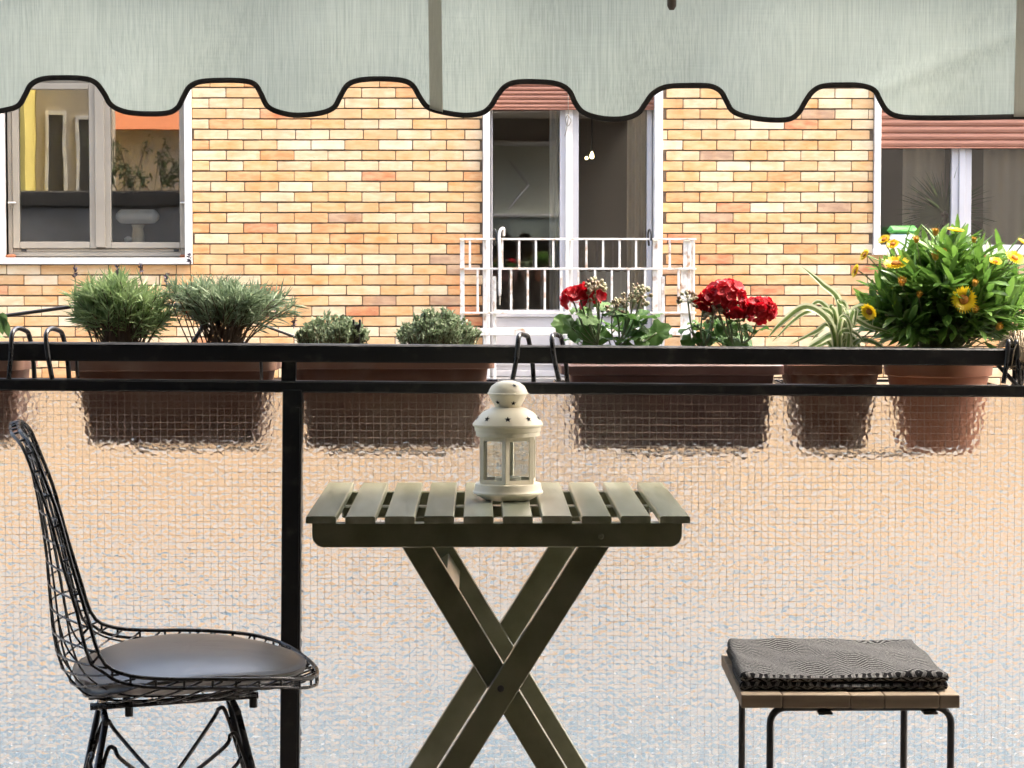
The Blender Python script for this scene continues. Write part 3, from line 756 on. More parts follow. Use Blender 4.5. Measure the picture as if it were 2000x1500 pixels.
# side returns of the railing
for x, s in ((XL, -1), (XR, 1)):
    MB().box((x - .02, 2.702, .900), (x + .02, RLY - .024, .935)).build('side_handrail', 'black_paint', rg)
    MB().box((x - .016, 2.702, .835), (x + .016, RLY - .02, .86)).build('side_rail', 'black_paint', rg)
    MB().box((x - .003, 2.72, .03), (x + .003, RLY - .03, .833)).build('glass_panel', 'hammered_glass', rg)
def glazing(x0, x1, label):
    zt = .866; zb = .046
    z_at = lambda x: lb0.z + (lb1.z - lb0.z) * (x - lb0.x) / (lb1.x - lb0.x) + .001
    y0, y1 = RLY - .003, RLY + .004
    xt0 = x0 if x0 is not None else postx(.85) + .014; xb0 = x0 if x0 is not None else postx(0) + .014
    xt1 = x1 if x1 is not None else postx(.85) - .014; xb1 = x1 if x1 is not None else postx(0) - .014
    poly = [(xb0, zb), (xb1, zb), (xt1, z_at(xt1)), (xt0, z_at(xt0))]
    g = MB().prism(poly, y0, y1).build('glass_panel', 'hammered_glass', rg); g['label'] = label
    w = MB(); P = .0121; r = .00034; yw = y1 + .0009
    n = int((max(xt1, xb1) - min(xt0, xb0)) / P)
    for i in range(1, n):
        x = min(xt0, xb0) + i * P; jit = rnd(-.0004, .0004); hs = []
        for k in range(7): hs.append((x + jit + rnd(-.0004, .0004), yw, zb + (z_at(x) - zb) * k / 6))
        w.tube(hs, r, 3, cap=False)
    for k in range(1, int((zt - zb) / P)):
        z = zb + k * P; hs = []
        for i in range(9): xx = min(xt0, xb0) + (max(xt1, xb1) - min(xt0, xb0)) * i / 8; hs.append((xx, yw, z + rnd(-.0004, .0004) + (xx * -.0068)))
        if z < z_at(max(xt0, xt1)) - .003: w.tube(hs, r, 3, cap=False)
    w.build('wire_mesh', 'wire_steel', g, kind='stuff')
glazing(XL + .03, None, 'narrow wired glass panel left of the post')
glazing(None, XR - .03, 'wide wired glass panel right of the post')

# ================================================================== AWNING
AY = 3.985
aw = thing('awning', 'pale sage fabric awning with dark bound scalloped valance', 'awning')
EDGE = [(10, 215), (36, 206), (50, 184), (60, 166), (80, 155), (110, 152), (160, 153), (186, 161), (203, 182), (216, 204), (240, 217), (275, 222), (325, 221), (347, 210), (358, 190), (370, 170), (390, 160), (425, 157), (475, 158), (498, 165), (510, 184), (522, 207), (545, 219), (580, 225), (625, 221), (652, 210), (664, 190), (678, 167), (700, 157), (740, 154), (785, 157), (806, 167), (820, 190), (835, 209), (860, 218), (905, 225), (940, 221), (958, 208), (972, 186), (988, 168), (1012, 160), (1060, 160), (1092, 165), (1112, 178), (1124, 202), (1140, 220), (1175, 231), (1215, 232), (1245, 222), (1260, 203), (1275, 183), (1300, 170), (1340, 167), (1385, 168), (1407, 178), (1419, 198), (1430, 216), (1455, 227), (1500, 234), (1540, 233), (1560, 220), (1573, 198), (1588, 178), (1608, 168), (1640, 166), (1680, 167), (1707, 176), (1719, 196), (1731, 215), (1750, 226), (1785, 230), (1880, 230), (1990, 228), (2090, 229), (2190, 229)]
per = [(x, y) for x, y in EDGE if 10 <= x < 325]
left = [(x - 311 * k, y) for k in (2, 1) for x, y in per]
EP = left + EDGE
ep = catmull([(x, y, 0) for x, y in EP], 5)
rows = 26; vs = []; fs = []; top = -95
def awy(px, py):   # gentle waves of the hanging cloth and one diagonal crease at the right
    c = math.exp(-(((py - 60) - (1990 - px) * .42) / 18) ** 2) * (1 if px > 1500 else 0) * .003
    return AY + .009 * math.sin(px / 110 + .4 * math.sin(px / 333)) * (py + 95) / 300 + .005 * math.sin(px / 47 + py / 90) * (py + 95) / 300 + c
for p in ep:
    for j in range(rows + 1):
        py = p.y + (top - p.y) * j / rows; vs.append(U(p.x, py, awy(p.x, py)))
nn = rows + 1
for i in range(len(ep) - 1):
    for j in range(rows): fs.append((i * nn + j, (i + 1) * nn + j, (i + 1) * nn + j + 1, i * nn + j + 1))
val = MB().add(vs, fs).build('valance', 'awning_fabric', aw, smooth=True)
# binding folded round the scalloped edge
bd = MB(); vs = []; hw = .0044; th = .0018; P3 = [U(p.x, p.y, awy(p.x, p.y)) for p in ep]
for i, p in enumerate(P3):
    d = (P3[min(i + 1, len(P3) - 1)] - P3[max(i - 1, 0)]); d.y = 0; d.normalize(); n = Vector((-d.z, 0, d.x))
    for a, b in ((-1, -.6), (-1, .6), (-.7, 1), (.7, 1), (1, .6), (1, -.6), (.7, -1), (-.7, -1)): vs.append(p + n * a * hw + Vector((0, b * th, 0)))
fs = [(i * 8 + k, i * 8 + (k + 1) % 8, (i + 1) * 8 + (k + 1) % 8, (i + 1) * 8 + k) for i in range(len(P3) - 1) for k in range(8)]
bd.add(vs, fs).build('binding', 'awning_black', aw, smooth=True)
def edge_y(px):
    for a, b in zip(ep, ep[1:]):
        if a.x <= px <= b.x and b.x > a.x: return a.y + (b.y - a.y) * (px - a.x) / (b.x - a.x)
    return 225
for x0, x1, lean in ((835, 861, 4), (1988, 2016, -8)):
    m = MB(); vs = []; fs = []
    for j in range(rows + 1):
        t = j / rows
        for x in (x0, (x0 + x1) / 2, x1):
            xx = x + lean * (1 - t); py = (edge_y(xx)) * (1 - t) + top * t; q = U(xx, py, awy(xx, py) - .003); vs.append(q)
        if j: a = (j - 1) * 3; fs += [(a, a + 1, a + 4, a + 3), (a + 1, a + 2, a + 5, a + 4)]
    m.add(vs, fs).build('seam', 'awning_seam', aw)
zt = U(1000, top, AY).z; xl, xr = U(ep[0].x, 0, AY).x, U(2190, 0, AY).x
MB().bevbox((xl, AY - .035, zt - .004), (xr, AY + .03, zt + .045), .012).build('front_bar', 'awning_metal', aw)
m = MB(); vs = []; fs = []
for i in range(41):
    x = xl + (xr - xl) * i / 40
    for j in range(13):
        t = j / 12; vs.append((x, AY - .02 - (AY - 2.80) * t, zt + .046 + .95 * t - .05 * math.sin(math.pi * t)))
        if i and j: a = i * 13 + j; fs.append((a - 14, a - 1, a, a - 13))
m.add(vs, fs).build('canopy', 'canopy_fabric', aw, smooth=True)
MB().tube([(xl, 2.77, zt + 1.02), (xr, 2.77, zt + 1.02)], .045, 14).build('roller', 'awning_metal', aw, smooth=True)
for x in (xl + .3, U(1312, 0, AY).x):
    elbow = Vector((x + .35, 3.7, zt + .42))
    MB().tube([(x, 2.74, zt + .90), elbow, (x, AY - .06, zt + .01)], .016, 10).build('folding_arm', 'awning_metal', aw, smooth=True)
kx = U(1312, 5, AY - .06)
MB().lathe([(.004, -.012), (.0075, -.006), (.0078, .01), (.006, zt - kx.z)], (kx.x, AY - .06, kx.z), 14).build('arm_knob', 'knob_dark', aw, smooth=True)

# ================================================================== PLANTERS AND HANGERS
def planter(name, label, cat, px0, px1, pyt, pyb, bx0, bx1, y0, y1, mt, rim=.012, rimh=.022, taper=.02, group='planters hung outside the railing'):
    """tapered trough: rim from px0..px1 at pyt; bottom bx0..bx1 at pyb (pixels at its front face)"""
    t = thing(name, label, cat, group=group)
    a, b = U(px0, pyt, y0).x, U(px1, pyt, y0).x; zt = U(1000, pyt, y0).z; zb = U(1000, pyb, y0).z; c, d = U(bx0, pyb, y0).x, U(bx1, pyb, y0).x
    def ring(x0, x1, ya, yb, z, r):
        out = []; n = 4
        for cx, cy, a0 in ((x1 - r, yb - r, 0), (x0 + r, yb - r, 90), (x0 + r, ya + r, 180), (x1 - r, ya + r, 270)):
            for k in range(n + 1): an = R(a0 + 90 * k / n); out.append((cx + r * math.cos(an), cy + r * math.sin(an), z))
        return out
    r = .018
    lev = [ring(c, d, y0 + taper, y1 - taper, zb, r), ring(a + rim, b - rim, y0 + rim, y1 - rim, zt - rimh, r), ring(a, b, y0, y1, zt - rimh + .002, r), ring(a, b, y0, y1, zt - .003, r),
           ring(a + .004, b - .004, y0 + .004, y1 - .004, zt, r), ring(a + .010, b - .010, y0 + .010, y1 - .010, zt - .002, r), ring(a + rim + .004, b - rim - .004, y0 + rim + .004, y1 - rim - .004, zt - .03, r)]
    vs = [p for l in lev for p in l]; n = len(lev[0]); fs = [tuple(range(n))[::-1]]
    for i in range(len(lev) - 1): fs += [(i * n + k, i * n + (k + 1) % n, (i + 1) * n + (k + 1) % n, (i + 1) * n + k) for k in range(n)]
    o = MB().add(vs, fs).build('pot', mt, t); auto_smooth(o, 40)
    sv = ring(a + rim + .003, b - rim - .003, y0 + rim + .003, y1 - rim - .003, zt - .024, r)
    so = MB().add(sv, [tuple(range(n))]).build('soil', 'soil', t)
    return t, zt - .024
PY0, PY1 = 4.105, 4.275
_, s1 = planter('planter', 'long terracotta planter holding the two lavender bushes', 'planter', 128, 538, 701, 868, 168, 500, PY0, PY1, 'terracotta')
_, s2 = planter('planter', 'long terracotta planter holding the two small thyme bushes', 'planter', 560, 966, 697, 876, 596, 936, PY0, PY1, 'terracotta')
_, s3 = planter('planter', 'maroon plastic trough with thick rounded rim holding the red geraniums', 'planter', 1096, 1534, 712, 878, 1130, 1500, PY0, PY1, 'maroon_plastic', .016, .020, .022)
_, s4 = planter('planter', 'small weathered square terracotta pot holding the spider plant', 'planter', 1540, 1727, 711, 880, 1572, 1694, PY0, PY1, 'terracotta_old', .006, .020, .022)
_, s0 = planter('planter', 'terracotta planter cut by the left picture edge', 'planter', -330, 42, 700, 860, -300, 18, PY0, PY1, 'terracotta')
# round pot
t5 = thing('round_pot', 'round orange terracotta pot holding the yellow flowers', 'pot', group='planters hung outside the railing')
cx5 = U(1834, 712, 4.19).x; zt5 = U(1000, 706, 4.19).z; zb5 = U(1000, 880, 4.19).z
prof = [(.060, zb5), (.064, zb5 + .004), (.0885, zt5 - .026), (.094, zt5 - .024), (.096, zt5 - .004), (.094, zt5), (.088, zt5 - .001), (.085, zt5 - .03)]
o = MB().lathe(prof, (cx5, 4.198, 0), 40).build('pot', 'terracotta_bright', t5); auto_smooth(o, 40)
MB().lathe([(.086, zt5 - .026), (.085, zt5 - .022)], (cx5, 4.198, 0), 40).build('soil', 'soil', t5)
s5 = zt5 - .022

zr = lambda px: line(667.5, 680.5, px).z        # top of the handrail
def hanger(label, hooks, r0, r1, tray0, tray1, pyb):
    """wire cradle: rods hooked over the handrail, a ring round the pot behind the lower rail, straps down its far side, a bar below"""
    h = thing('planter_hanger', label, 'hanger', group='black wire hangers hooked over the handrail')
    x0, x1 = U(tray0, pyb, PY0).x, U(tray1, pyb, PY0).x; z = U(1000, pyb, PY0).z - .0045
    a, b = U(r0, 752, PY0).x - .007, U(r1, 752, PY0).x + .007; zm = U((r0 + r1) / 2, 754, PY0).z
    MB().tube([(a, PY0 - .005, zm), (b, PY0 - .005, zm), (b, PY1 + .006, zm), (a, PY1 + .006, zm)], .0028, 6, closed=True).build('ring', 'black_wire', h, smooth=True)
    m = MB(); yf = PY0 + .022
    m.tube([(x0, PY1 + .006, zm), (x0, PY1 + .006, z), (x0, yf, z), (x1, yf, z), (x1, PY1 + .006, z), (x1, PY1 + .006, zm)], .0030, 6)
    m.build('tray', 'black_wire', h, smooth=True)
    if not hooks:
        for x in (a + .03, b - .03): MB().tube([(x, PY0 - .005, zm), (x, RLY + .028, zr(300) - .012)], .003, 6).build('link', 'black_wire', h, smooth=True)
    yi = RLY - .0295; yo = RLY + .0295
    for px, lean, low, hgt in hooks:
        t = zr(px) + .0005; X = U(px, 690, RLY).x; xl_ = X + lean; xe = X + .022 + abs(lean) * .5
        pts = catmull([(xl_, yi, U(1000, low, RLY).z), (X + lean * .3, yi, t - .02), (X, yi + .002, t + .012), (X + .004, RLY - .008, t + hgt), (X + .012, RLY + .012, t + hgt - .002), (X + .018, yo, t + .010), (X + .022 + abs(lean) * .3, yo + .004, t - .03), (xe, yo + .008, zm + .012), (xe + (.004 if a < xe < b else 0), PY0 - .009, zm)], 6)
        MB().tube(pts, .0042, 8).build('hook', 'black_wire', h, smooth=True)
        if not a < xe < b: e = a if xe < a else b; MB().tube([(xe, PY0 - .009, zm), (e, PY0 - .005, zm)], .0028, 6).build('link', 'black_wire', h, smooth=True)
    return h
hanger('black wire hanger hooked over the handrail left of the lavender planter', [(30, -.006, 738, .022), (96, .010, 738, .022)], -330, 42, -120, 20, 864)
hanger('black wire hanger under the lavender planter', [], 128, 538, 260, 510, 872)
hanger('black wire hanger under the thyme planter, hooked beside the lantern', [(1012, -.010, 740, .018)], 560, 966, 640, 870, 880)
hanger('black wire hanger under the geranium trough', [(1077, .012, 742, .018)], 1096, 1534, 1220, 1460, 882)
hanger('black wire hanger under the spider plant pot and the round pot', [(1962, -.008, 748, .004), (1978, .006, 748, .004)], 1540, 1940, 1590, 1800, 884)
# diagonal brace at the right end
m = MB(); m.tube([U(1948, 700, 4.085), U(1950, 714, 4.085), U(1984, 750, 4.085), U(1990, 756, 4.09)], .004, 8)
o = m.build('hanger_brace', 'black_wire', None, smooth=True); tag(o, 'black diagonal brace bar beside the round pot', 'brace')

# ================================================================== PLANTS
def seed(n): random.seed(n)
def lavender(label, cx, pyb, soil, spread, mats, n, s, shape):
    seed(s); t = thing('lavender_plant', label, 'plant', group='lavender bushes in the planter')
    base = Vector((U(cx, 690, 4.19).x, 4.19, soil - .006)); lv = MB(); st = MB(); fl = MB()
    for i in range(n):
        tip = shape(); b = base + Vector((rnd(-.03, .03), rnd(-.03, .03), 0))
        mid = b.lerp(tip, .5) + Vector((0, 0, .018)) + Vector((rnd(-.01, .01), rnd(-.01, .01), 0))
        pts = catmull([b, mid, tip], 5)
        st.tube(pts, [.0016 * (1 - .6 * k / (len(pts) - 1)) + .0002 for k in range(len(pts))], 4, cap=False)
        end = (pts[-1] - pts[-3]).normalized()
        for k in range(26):
            tt = 1 - .52 * (k / 26) ** 1.15; j = tt * (len(pts) - 1); a = int(min(j, len(pts) - 2)); p = pts[a].lerp(pts[a + 1], j - a)
            sd = rvec(); sd = (sd - end * sd.dot(end)); sd.normalize()
            d = (end * rnd(.55, 1.2) + sd * .75 + Vector((0, 0, .12))).normalized()
            lv.blade(p, d, sd.cross(d) if random.random() < .5 else sd, rnd(.018, .036) * (1.1 - .3 * (1 - tt)), rnd(.0022, .0034), rnd(-.1, .45), 2)
    fo = lv.build('foliage', mats, t); st.build('stems', 'twig', t)
    return t, base
lavx = lambda px: U(px, 600, 4.19).x
lavz = lambda py: U(1000, py, 4.19).z
def shape1():
    a = rnd(0, 2 * math.pi); r = math.sqrt(random.random()); h = random.random() ** .6
    x = lavx(236) + .092 * r * math.cos(a) + .004; y = 4.20 + .065 * r * math.sin(a)
    top = lavz(548 + 30 * r * r + (10 if math.cos(a) > 0 else 0)); low = lavz(655)
    z = low + (top - low) * (h if r > .7 else .55 + .45 * h)
    return Vector((x, y, z + rnd(-.006, .01)))
def shape2():
    a = rnd(0, 2 * math.pi); r = math.sqrt(random.random()); h = random.random()
    x = lavx(452) + .112 * r * math.cos(a); y = 4.20 + .06 * r * math.sin(a)
    u = r * math.cos(a)
    top = lavz(556 + 26 * max(u, 0) ** 1.5 + 8 * r); low = lavz(605 + 25 * max(u, 0))
    z = low + (top - low) * (.35 + .65 * h)
    return Vector((x, y, z))
t, _ = lavender('bright green bushy lavender, left one of the pair', 236, 665, s1, 1, 'lavender_leaf', 140, 3, shape1)
def spikes(t, pts):
    for px, py0, py1 in pts:
        m = MB(); a, b = U(px, py0, 4.20), U(px + 3, py1, 4.20)
        m.tube([b, a.lerp(b, .5), a - Vector((0, 0, .016))], .0007, 4, cap=False)
        for k in range(16):
            p = a - Vector((0, 0, .018 * k / 16)); m.blade(p, (rvec() + Vector((0, 0, .9))), rvec(), .007, .0035, 0, 2, mi=1)
        m.build('flower_spike', ['twig', 'lavender_bloom'], t)
spikes(t, [(146, 524, 585), (229, 520, 570), (274, 518, 570), (325, 536, 590)])
t, _ = lavender('grey green drooping lavender, right one of the pair', 430, 665, s1, 1, 'lavender_leaf_grey', 115, 4, shape2)
spikes(t, [(371, 498, 565), (536, 590, 575), (574, 624, 600), (508, 596, 580)])

def thyme(label, cx, hw, pyt, s, n):
    seed(s); t = thing('thyme_plant', label, 'plant', group='thyme bushes in the planter')
    base = Vector((U(cx, 690, 4.19).x, 4.19, s2 - .006)); lv = MB(); st = MB(); zt_, zl = lavz(pyt), lavz(668)
    for i in range(n):
        a = rnd(0, 6.283); r = math.sqrt(random.random()); tip = Vector((base.x + hw * r * math.cos(a), 4.19 + .055 * r * math.sin(a), zl + (zt_ - zl) * (1 - .75 * r * r) * rnd(.75, 1.05)))
        b = base + Vector((hw * .6 * r * math.cos(a), .03 * r * math.sin(a), 0)); pts = catmull([b, b.lerp(tip, .6) + Vector((rnd(-.006, .006), rnd(-.006, .006), .004)), tip], 4)
        st.tube(pts, .0008, 3, cap=False)
        for k in range(24):
            tt = 1 - .6 * k / 24; j = tt * (len(pts) - 1); q = int(min(j, len(pts) - 2)); p = pts[q].lerp(pts[q + 1], j - q)
            d = rvec(); d.z = abs(d.z) * .8 + .25; lv.blade(p, d, rvec(), rnd(.006, .010), rnd(.0028, .0042), 0, 2)
    lv.build('foliage', 'thyme_leaf', t); st.build('stems', 'twig', t)
thyme('small low thyme bush beside the black plant stake', 650, .068, 612, 7, 150)
thyme('wider dome of thyme at the right end of its planter', 856, .076, 604, 8, 200)
ps = thing('plant_stake', 'short black forked stake stuck among the thyme', 'stake')
p0 = U(697, 668, 4.17)
MB().bevbox((p0.x - .0055, 4.165, s2 - .02), (p0.x + .0055, 4.172, U(1, 634, 4.17).z), .001).build('shaft', 'tube_black', ps)
for dx in (-1, 1): MB().bevbox((p0.x + dx * .0055 - .0018, 4.164, U(1, 640, 4.17).z), (p0.x + dx * .0055 + .0018, 4.173, U(1, 624, 4.17).z), .0006).build('prong', 'tube_black', ps)

# ---- folded airer tubes behind the lavender
ar = thing('folding_airer', 'thin black airer tubes with an orange end cap behind the lavender', 'airer')
YB = 4.31
MB().tube([U(-260, 655, YB), U(8, 617, YB), U(140, 599, YB), U(345, 597, YB)], .0035, 8).build('tube', 'tube_black', ar, smooth=True)
MB().tube([U(340, 594, YB - .008), U(405, 634, YB - .008), U(478, 671, YB - .008), U(560, 712, YB - .008)], .0046, 8).build('tube', 'tube_black', ar, smooth=True)
MB().tube([U(402, 628, YB), U(378, 668, YB), U(360, 712, YB), U(352, 860, YB)], .0042, 8).build('leg', 'tube_black', ar, smooth=True)
MB().tube([U(395, 618, YB), U(500, 630, YB), U(592, 664, YB), U(640, 690, YB)], .0026, 8).build('tube', 'tube_black', ar, smooth=True)
MB().tube([U(356, 605, YB - .012), U(371, 615, YB - .012)], .0072, 10).build('end_cap', 'orange_plastic', ar, smooth=True)

# ---- geraniums
def gleaf(m, p, nrm, r, stem_from=None):
    nrm = Vector(nrm).normalized(); u = nrm.orthogonal().normalized(); a0 = rnd(0, 6.28); u = (Matrix.Rotation(a0, 3, nrm) @ u); v = nrm.cross(u); p = Vector(p); vs = [p - nrm * r * .12]; n = 22
    for k in range(n + 1):
        a = math.pi * (.10 + 1.80 * k / n); rr = r * (1 + .09 * math.cos(a * 5.5) + .05 * math.cos(a * 17)) ; wv = .14 * r * math.cos(a * 3 + a0) + .08 * r * math.sin(a * 7)
        vs.append(p + u * rr * .55 * math.cos(a) + v * rr * .55 * math.sin(a) + nrm * (.02 * r + wv * .4))
    for k in range(n + 1):
        a = math.pi * (.08 + 1.84 * k / n); rr = r * (1 + .10 * math.cos(a * 5.5) + .06 * math.cos(a * 17)); wv = .14 * r * math.cos(a * 3 + a0) + .10 * r * math.sin(a * 7)
        vs.append(p + u * rr * math.cos(a) + v * rr * math.sin(a) + nrm * (wv - .05 * r))
    fs = [(0, 1 + k, 2 + k) for k in range(n)] + [(1 + k, 2 + n + k, 3 + n + k, 2 + k) for k in range(n)]
    m.add(vs, fs)
def floret(m, p, nrm, r):
    nrm = Vector(nrm).normalized(); u = nrm.orthogonal().normalized(); a0 = rnd(0, 6.28)
    for k in range(5):
        a = a0 + k * 1.2566 + rnd(-.15, .15); d = Matrix.Rotation(a, 3, nrm) @ u; d = (d + nrm * rnd(.1, .55)).normalized()
        m.blade(p, d, nrm, r, r * 1.05, rnd(-.1, .4), 3, prof=lambda t: .25 + .75 * math.sin(math.pi * min(1, .15 + .75 * t)) if t < .99 else .5, fold=.18)
def budball(m, p, r, n, red=.25):
    for k in range(n):
        d = rvec(); d.z = d.z * .8 + .2; d.normalize(); q = Vector(p) + d * r; tip = q + (d + Vector((0, 0, rnd(-.2, .5)))).normalized() * r * .55
        m.tube([Vector(p), q], .0006, 3, cap=False)
        m.tube([q, q.lerp(tip, .45), tip], [r * .13, r * .27, r * .06], 6)
def geranium(label, cx, s, flowers, buds, leaves):
    seed(s); t = thing('geranium_plant', label, 'plant', group='red geraniums in the maroon trough')
    GY = 4.19; base = Vector((U(cx, 690, GY).x, GY, s3 - .004)); stm = MB(); lf = MB()
    mains = []
    for i in range(5):
        a = rnd(-.05, .05); mains.append(base + Vector((a, rnd(-.03, .03), rnd(.035, .06)))); stm.tube(catmull([base + Vector((a * .4, 0, 0)), base + Vector((a * .6, rnd(-.01, .01), .02)), mains[-1]], 4), .0030, 6)
    def reach(p, r0=.0012):
        b = min(mains, key=lambda q: (q - p).length); md = b.lerp(p, .5) + Vector((rnd(-.006, .006), 0, -.006)); stm.tube(catmull([b, md, p], 5), r0, 5)
    for px, py, r, ny in leaves:
        r = r * 1.22; p = U(px, py, GY + rnd(-.045, .03)); nrm = Vector((rnd(-.55, .55), rnd(-.75, .1) if ny is None else ny, rnd(.35, 1))); gleaf(lf, p, nrm, r); reach(p)
    lf.build('leaves', 'geranium_leaf', t, smooth=True)
    for px, py, r, n, up in flowers:
        c = U(px, py, GY - .02); m = MB()
        for k in range(n):
            d = rvec(); d.z = d.z * .8 + up; d.y = d.y - .15; d.normalize(); floret(m, c + Vector((d.x * r, d.y * r * .8, d.z * r * .72)), d, rnd(.010, .0145))
            if k % 3 == 0: m.tube([c - Vector((0, 0, r * .5)), c + d * r * .7], .0005, 3, cap=False)
        m.build('flower_head', 'geranium_petal', t, smooth=True); reach(c - Vector((0, 0, r * .3)), .0015)
    for px, py, r, n in buds:
        c = U(px, py, GY - .02); m = MB(); budball(m, c, r, n); m.build('bud_cluster', 'geranium_bud', t, smooth=True); reach(c, .0017)
    stm.build('stems', 'geranium_stem', t, smooth=True)
L1 = [(1100, 633, .017, -.7), (1118, 640, .019, None), (1132, 606, .014, None), (1148, 618, .018, None), (1170, 625, .019, None), (1180, 597, .016, None), (1196, 608, .018, None), (1228, 618, .020, None), (1248, 615, .017, None), (1268, 618, .019, .1), (1240, 640, .021, None), (1205, 642, .018, None), (1160, 650, .022, -.8), (1135, 650, .022, -.8), (1120, 662, .018, None), (1282, 650, .021, None), (1262, 660, .018, None), (1225, 662, .020, None), (1188, 660, .020, None), (1296, 662, .013, None), (1156, 632, .018, None), (1214, 628, .018, None), (1255, 640, .016, None), (1175, 672, .02, None), (1145, 674, .02, None), (1240, 674, .02, None)]
geranium('geranium with one small torn red bloom and many fuzzy buds, left one', 1195, 21, [(1120, 582, .019, 13, .2), (1130, 568, .014, 8, .3), (1170, 580, .009, 4, .2)],
         [(1162, 564, .0145, 44), (1152, 588, .012, 20), (1253, 578, .0135, 38), (1243, 562, .008, 10), (1225, 587, .011, 30), (1203, 602, .013, 26)], L1)
L2 = [(1345, 640, .017, None), (1362, 632, .015, None), (1375, 645, .018, None), (1395, 638, .018, None), (1422, 640, .017, -.7), (1440, 626, .015, .1), (1484, 643, .017, .1), (1405, 656, .019, None), (1372, 660, .018, None), (1350, 662, .016, None), (1430, 658, .018, None), (1452, 663, .016, None), (1390, 620, .014, None), (1410, 668, .02, None), (1460, 645, .013, None), (1380, 676, .02, None), (1440, 676, .02, None)]
geranium('geranium with two full red flower heads, right one', 1405, 22, [(1418, 578, .033, 46, .35), (1400, 585, .026, 18, .2), (1440, 600, .022, 20, .1), (1482, 606, .026, 38, .3), (1374, 590, .009, 4, .2)],
         [(1344, 589, .014, 30), (1392, 612, .014, 32), (1415, 600, .012, 20)], L2)

# ---- spider plant
seed(31)
sp = thing('spider_plant', 'cream and green striped spider plant with long arching leaves', 'plant')
SY = 4.19; sb = Vector((U(1640, 690, SY).x, SY, s4 - .004)); m = MB()
def strap(pts, wd, front=-1):
    P = catmull(pts, 7); n = len(P); vs = []; fs = []; ms = []
    for i, p in enumerate(P):
        d = (P[min(i + 1, n - 1)] - P[max(i - 1, 0)]).normalized(); t = i / (n - 1)
        w_ = wd * (.75 + .5 * t if t < .4 else .95 * (1 - ((t - .4) / .6) ** 1.6) + .04); sd = d.cross(Vector((.25, front, .35))); sd.normalize(); up = sd.cross(d)
        for k, (a, b) in enumerate(((-.5, .22), (-.26, .05), (0, -.03), (.26, .05), (.5, .22))): vs.append(p + sd * a * w_ + up * b * w_)
    o = len(m.v); m.v.extend([tuple(v) for v in vs])
    for i in range(n - 1):
        for k in range(4): m.f.append(tuple(o + q for q in (i * 5 + k, i * 5 + k + 1, (i + 1) * 5 + k + 1, (i + 1) * 5 + k))); m.m.append(1 if k in (0, 3) else 0)
SP = [[(1640, 600), (1605, 555), (1566, 521)], [(1628, 620), (1570, 612), (1508, 668)], [(1625, 640), (1575, 600), (1525, 632), (1500, 660)], [(1650, 640), (1720, 620), (1772, 640), (1786, 668)],
      [(1655, 630), (1700, 640), (1755, 655)], [(1622, 640), (1590, 650), (1545, 672)], [(1650, 610), (1640, 590), (1636, 585)], [(1632, 625), (1622, 600), (1628, 596)], [(1660, 630), (1672, 605), (1668, 640)],
      [(1645, 635), (1690, 600), (1705, 650)], [(1635, 650), (1610, 640), (1585, 665)], [(1640, 655), (1668, 650), (1690, 672)], [(1630, 660), (1600, 668), (1560, 690)], [(1648, 620), (1655, 612), (1653, 648)], [(1640, 630), (1655, 625), (1665, 665)], [(1627, 630), (1600, 590), (1575, 608)]]
for k, pts in enumerate(SP):
    y = SY - .02 - .03 * (k % 3 - 1); strap([sb + Vector((rnd(-.012, .012), rnd(-.012, .012), 0))] + [U(a, b, y - (.02 if i else 0)) for i, (a, b) in enumerate(pts)], rnd(.011, .016) if k != 0 else .015)
for k in range(16):
    a = rnd(0, 6.28); r = rnd(.04, .09); h = rnd(.03, .07); d = Vector((math.cos(a), math.sin(a) * .6, 0)); strap([sb, sb + d * r * .3 + Vector((0, 0, h)), sb + d * r * .75 + Vector((0, 0, h * .95)), sb + d * r * 1.1 + Vector((0, 0, h * .45))], rnd(.009, .014))
m.build('leaves', ['spider_green', 'spider_cream'], sp, smooth=True)

# ---- yellow strawflowers
seed(41)
sf = thing('strawflower_plant', 'dense green bush covered with yellow daisy like flowers', 'plant')
QY = 4.19; fb = Vector((cx5, 4.198, s5 - .004)); lf = MB(); stm = MB()
C0 = U(1852, 600, QY)
def dome(rmin=.72):
    while True:
        d = rvec()
        if d.z > -.5: break
    rr = random.random() ** .33 if rmin == 0 else rnd(rmin, 1)
    return d, Vector((C0.x + d.x * .150 * rr, 4.198 + d.y * .115 * rr, C0.z + d.z * (.116 if d.z > 0 else .10) * rr))
lp_ = lambda t: max(.03, math.sin(math.pi * (.06 + .90 * t ** 1.25)) ** .9)
for i in range(250):
    d, p = dome(.55); md = fb.lerp(p, .5) + Vector((0, 0, .02)); pts = catmull([fb + Vector((rnd(-.03, .03), rnd(-.03, .03), 0)), md, p], 4)
    stm.tube(pts, .0011, 4, cap=False); end = (pts[-1] - pts[-3]).normalized()
    for k in range(9):
        tt = 1 - .5 * k / 9; j = tt * (len(pts) - 1); q = int(min(j, len(pts) - 2)); pp = pts[q].lerp(pts[q + 1], j - q)
        sd = rvec(); sd = (sd - end * sd.dot(end)).normalized(); dd = (end * rnd(.5, 1.1) + sd * .8 + Vector((0, 0, .2))).normalized()
        lf.blade(pp, dd, (Vector((0, 0, 1)) + rvec() * .5), rnd(.042, .072), rnd(.0095, .0145), rnd(0, .55), 4, prof=lp_, fold=.35)
lf.build('leaves', 'straw_leaf', sf, smooth=True)
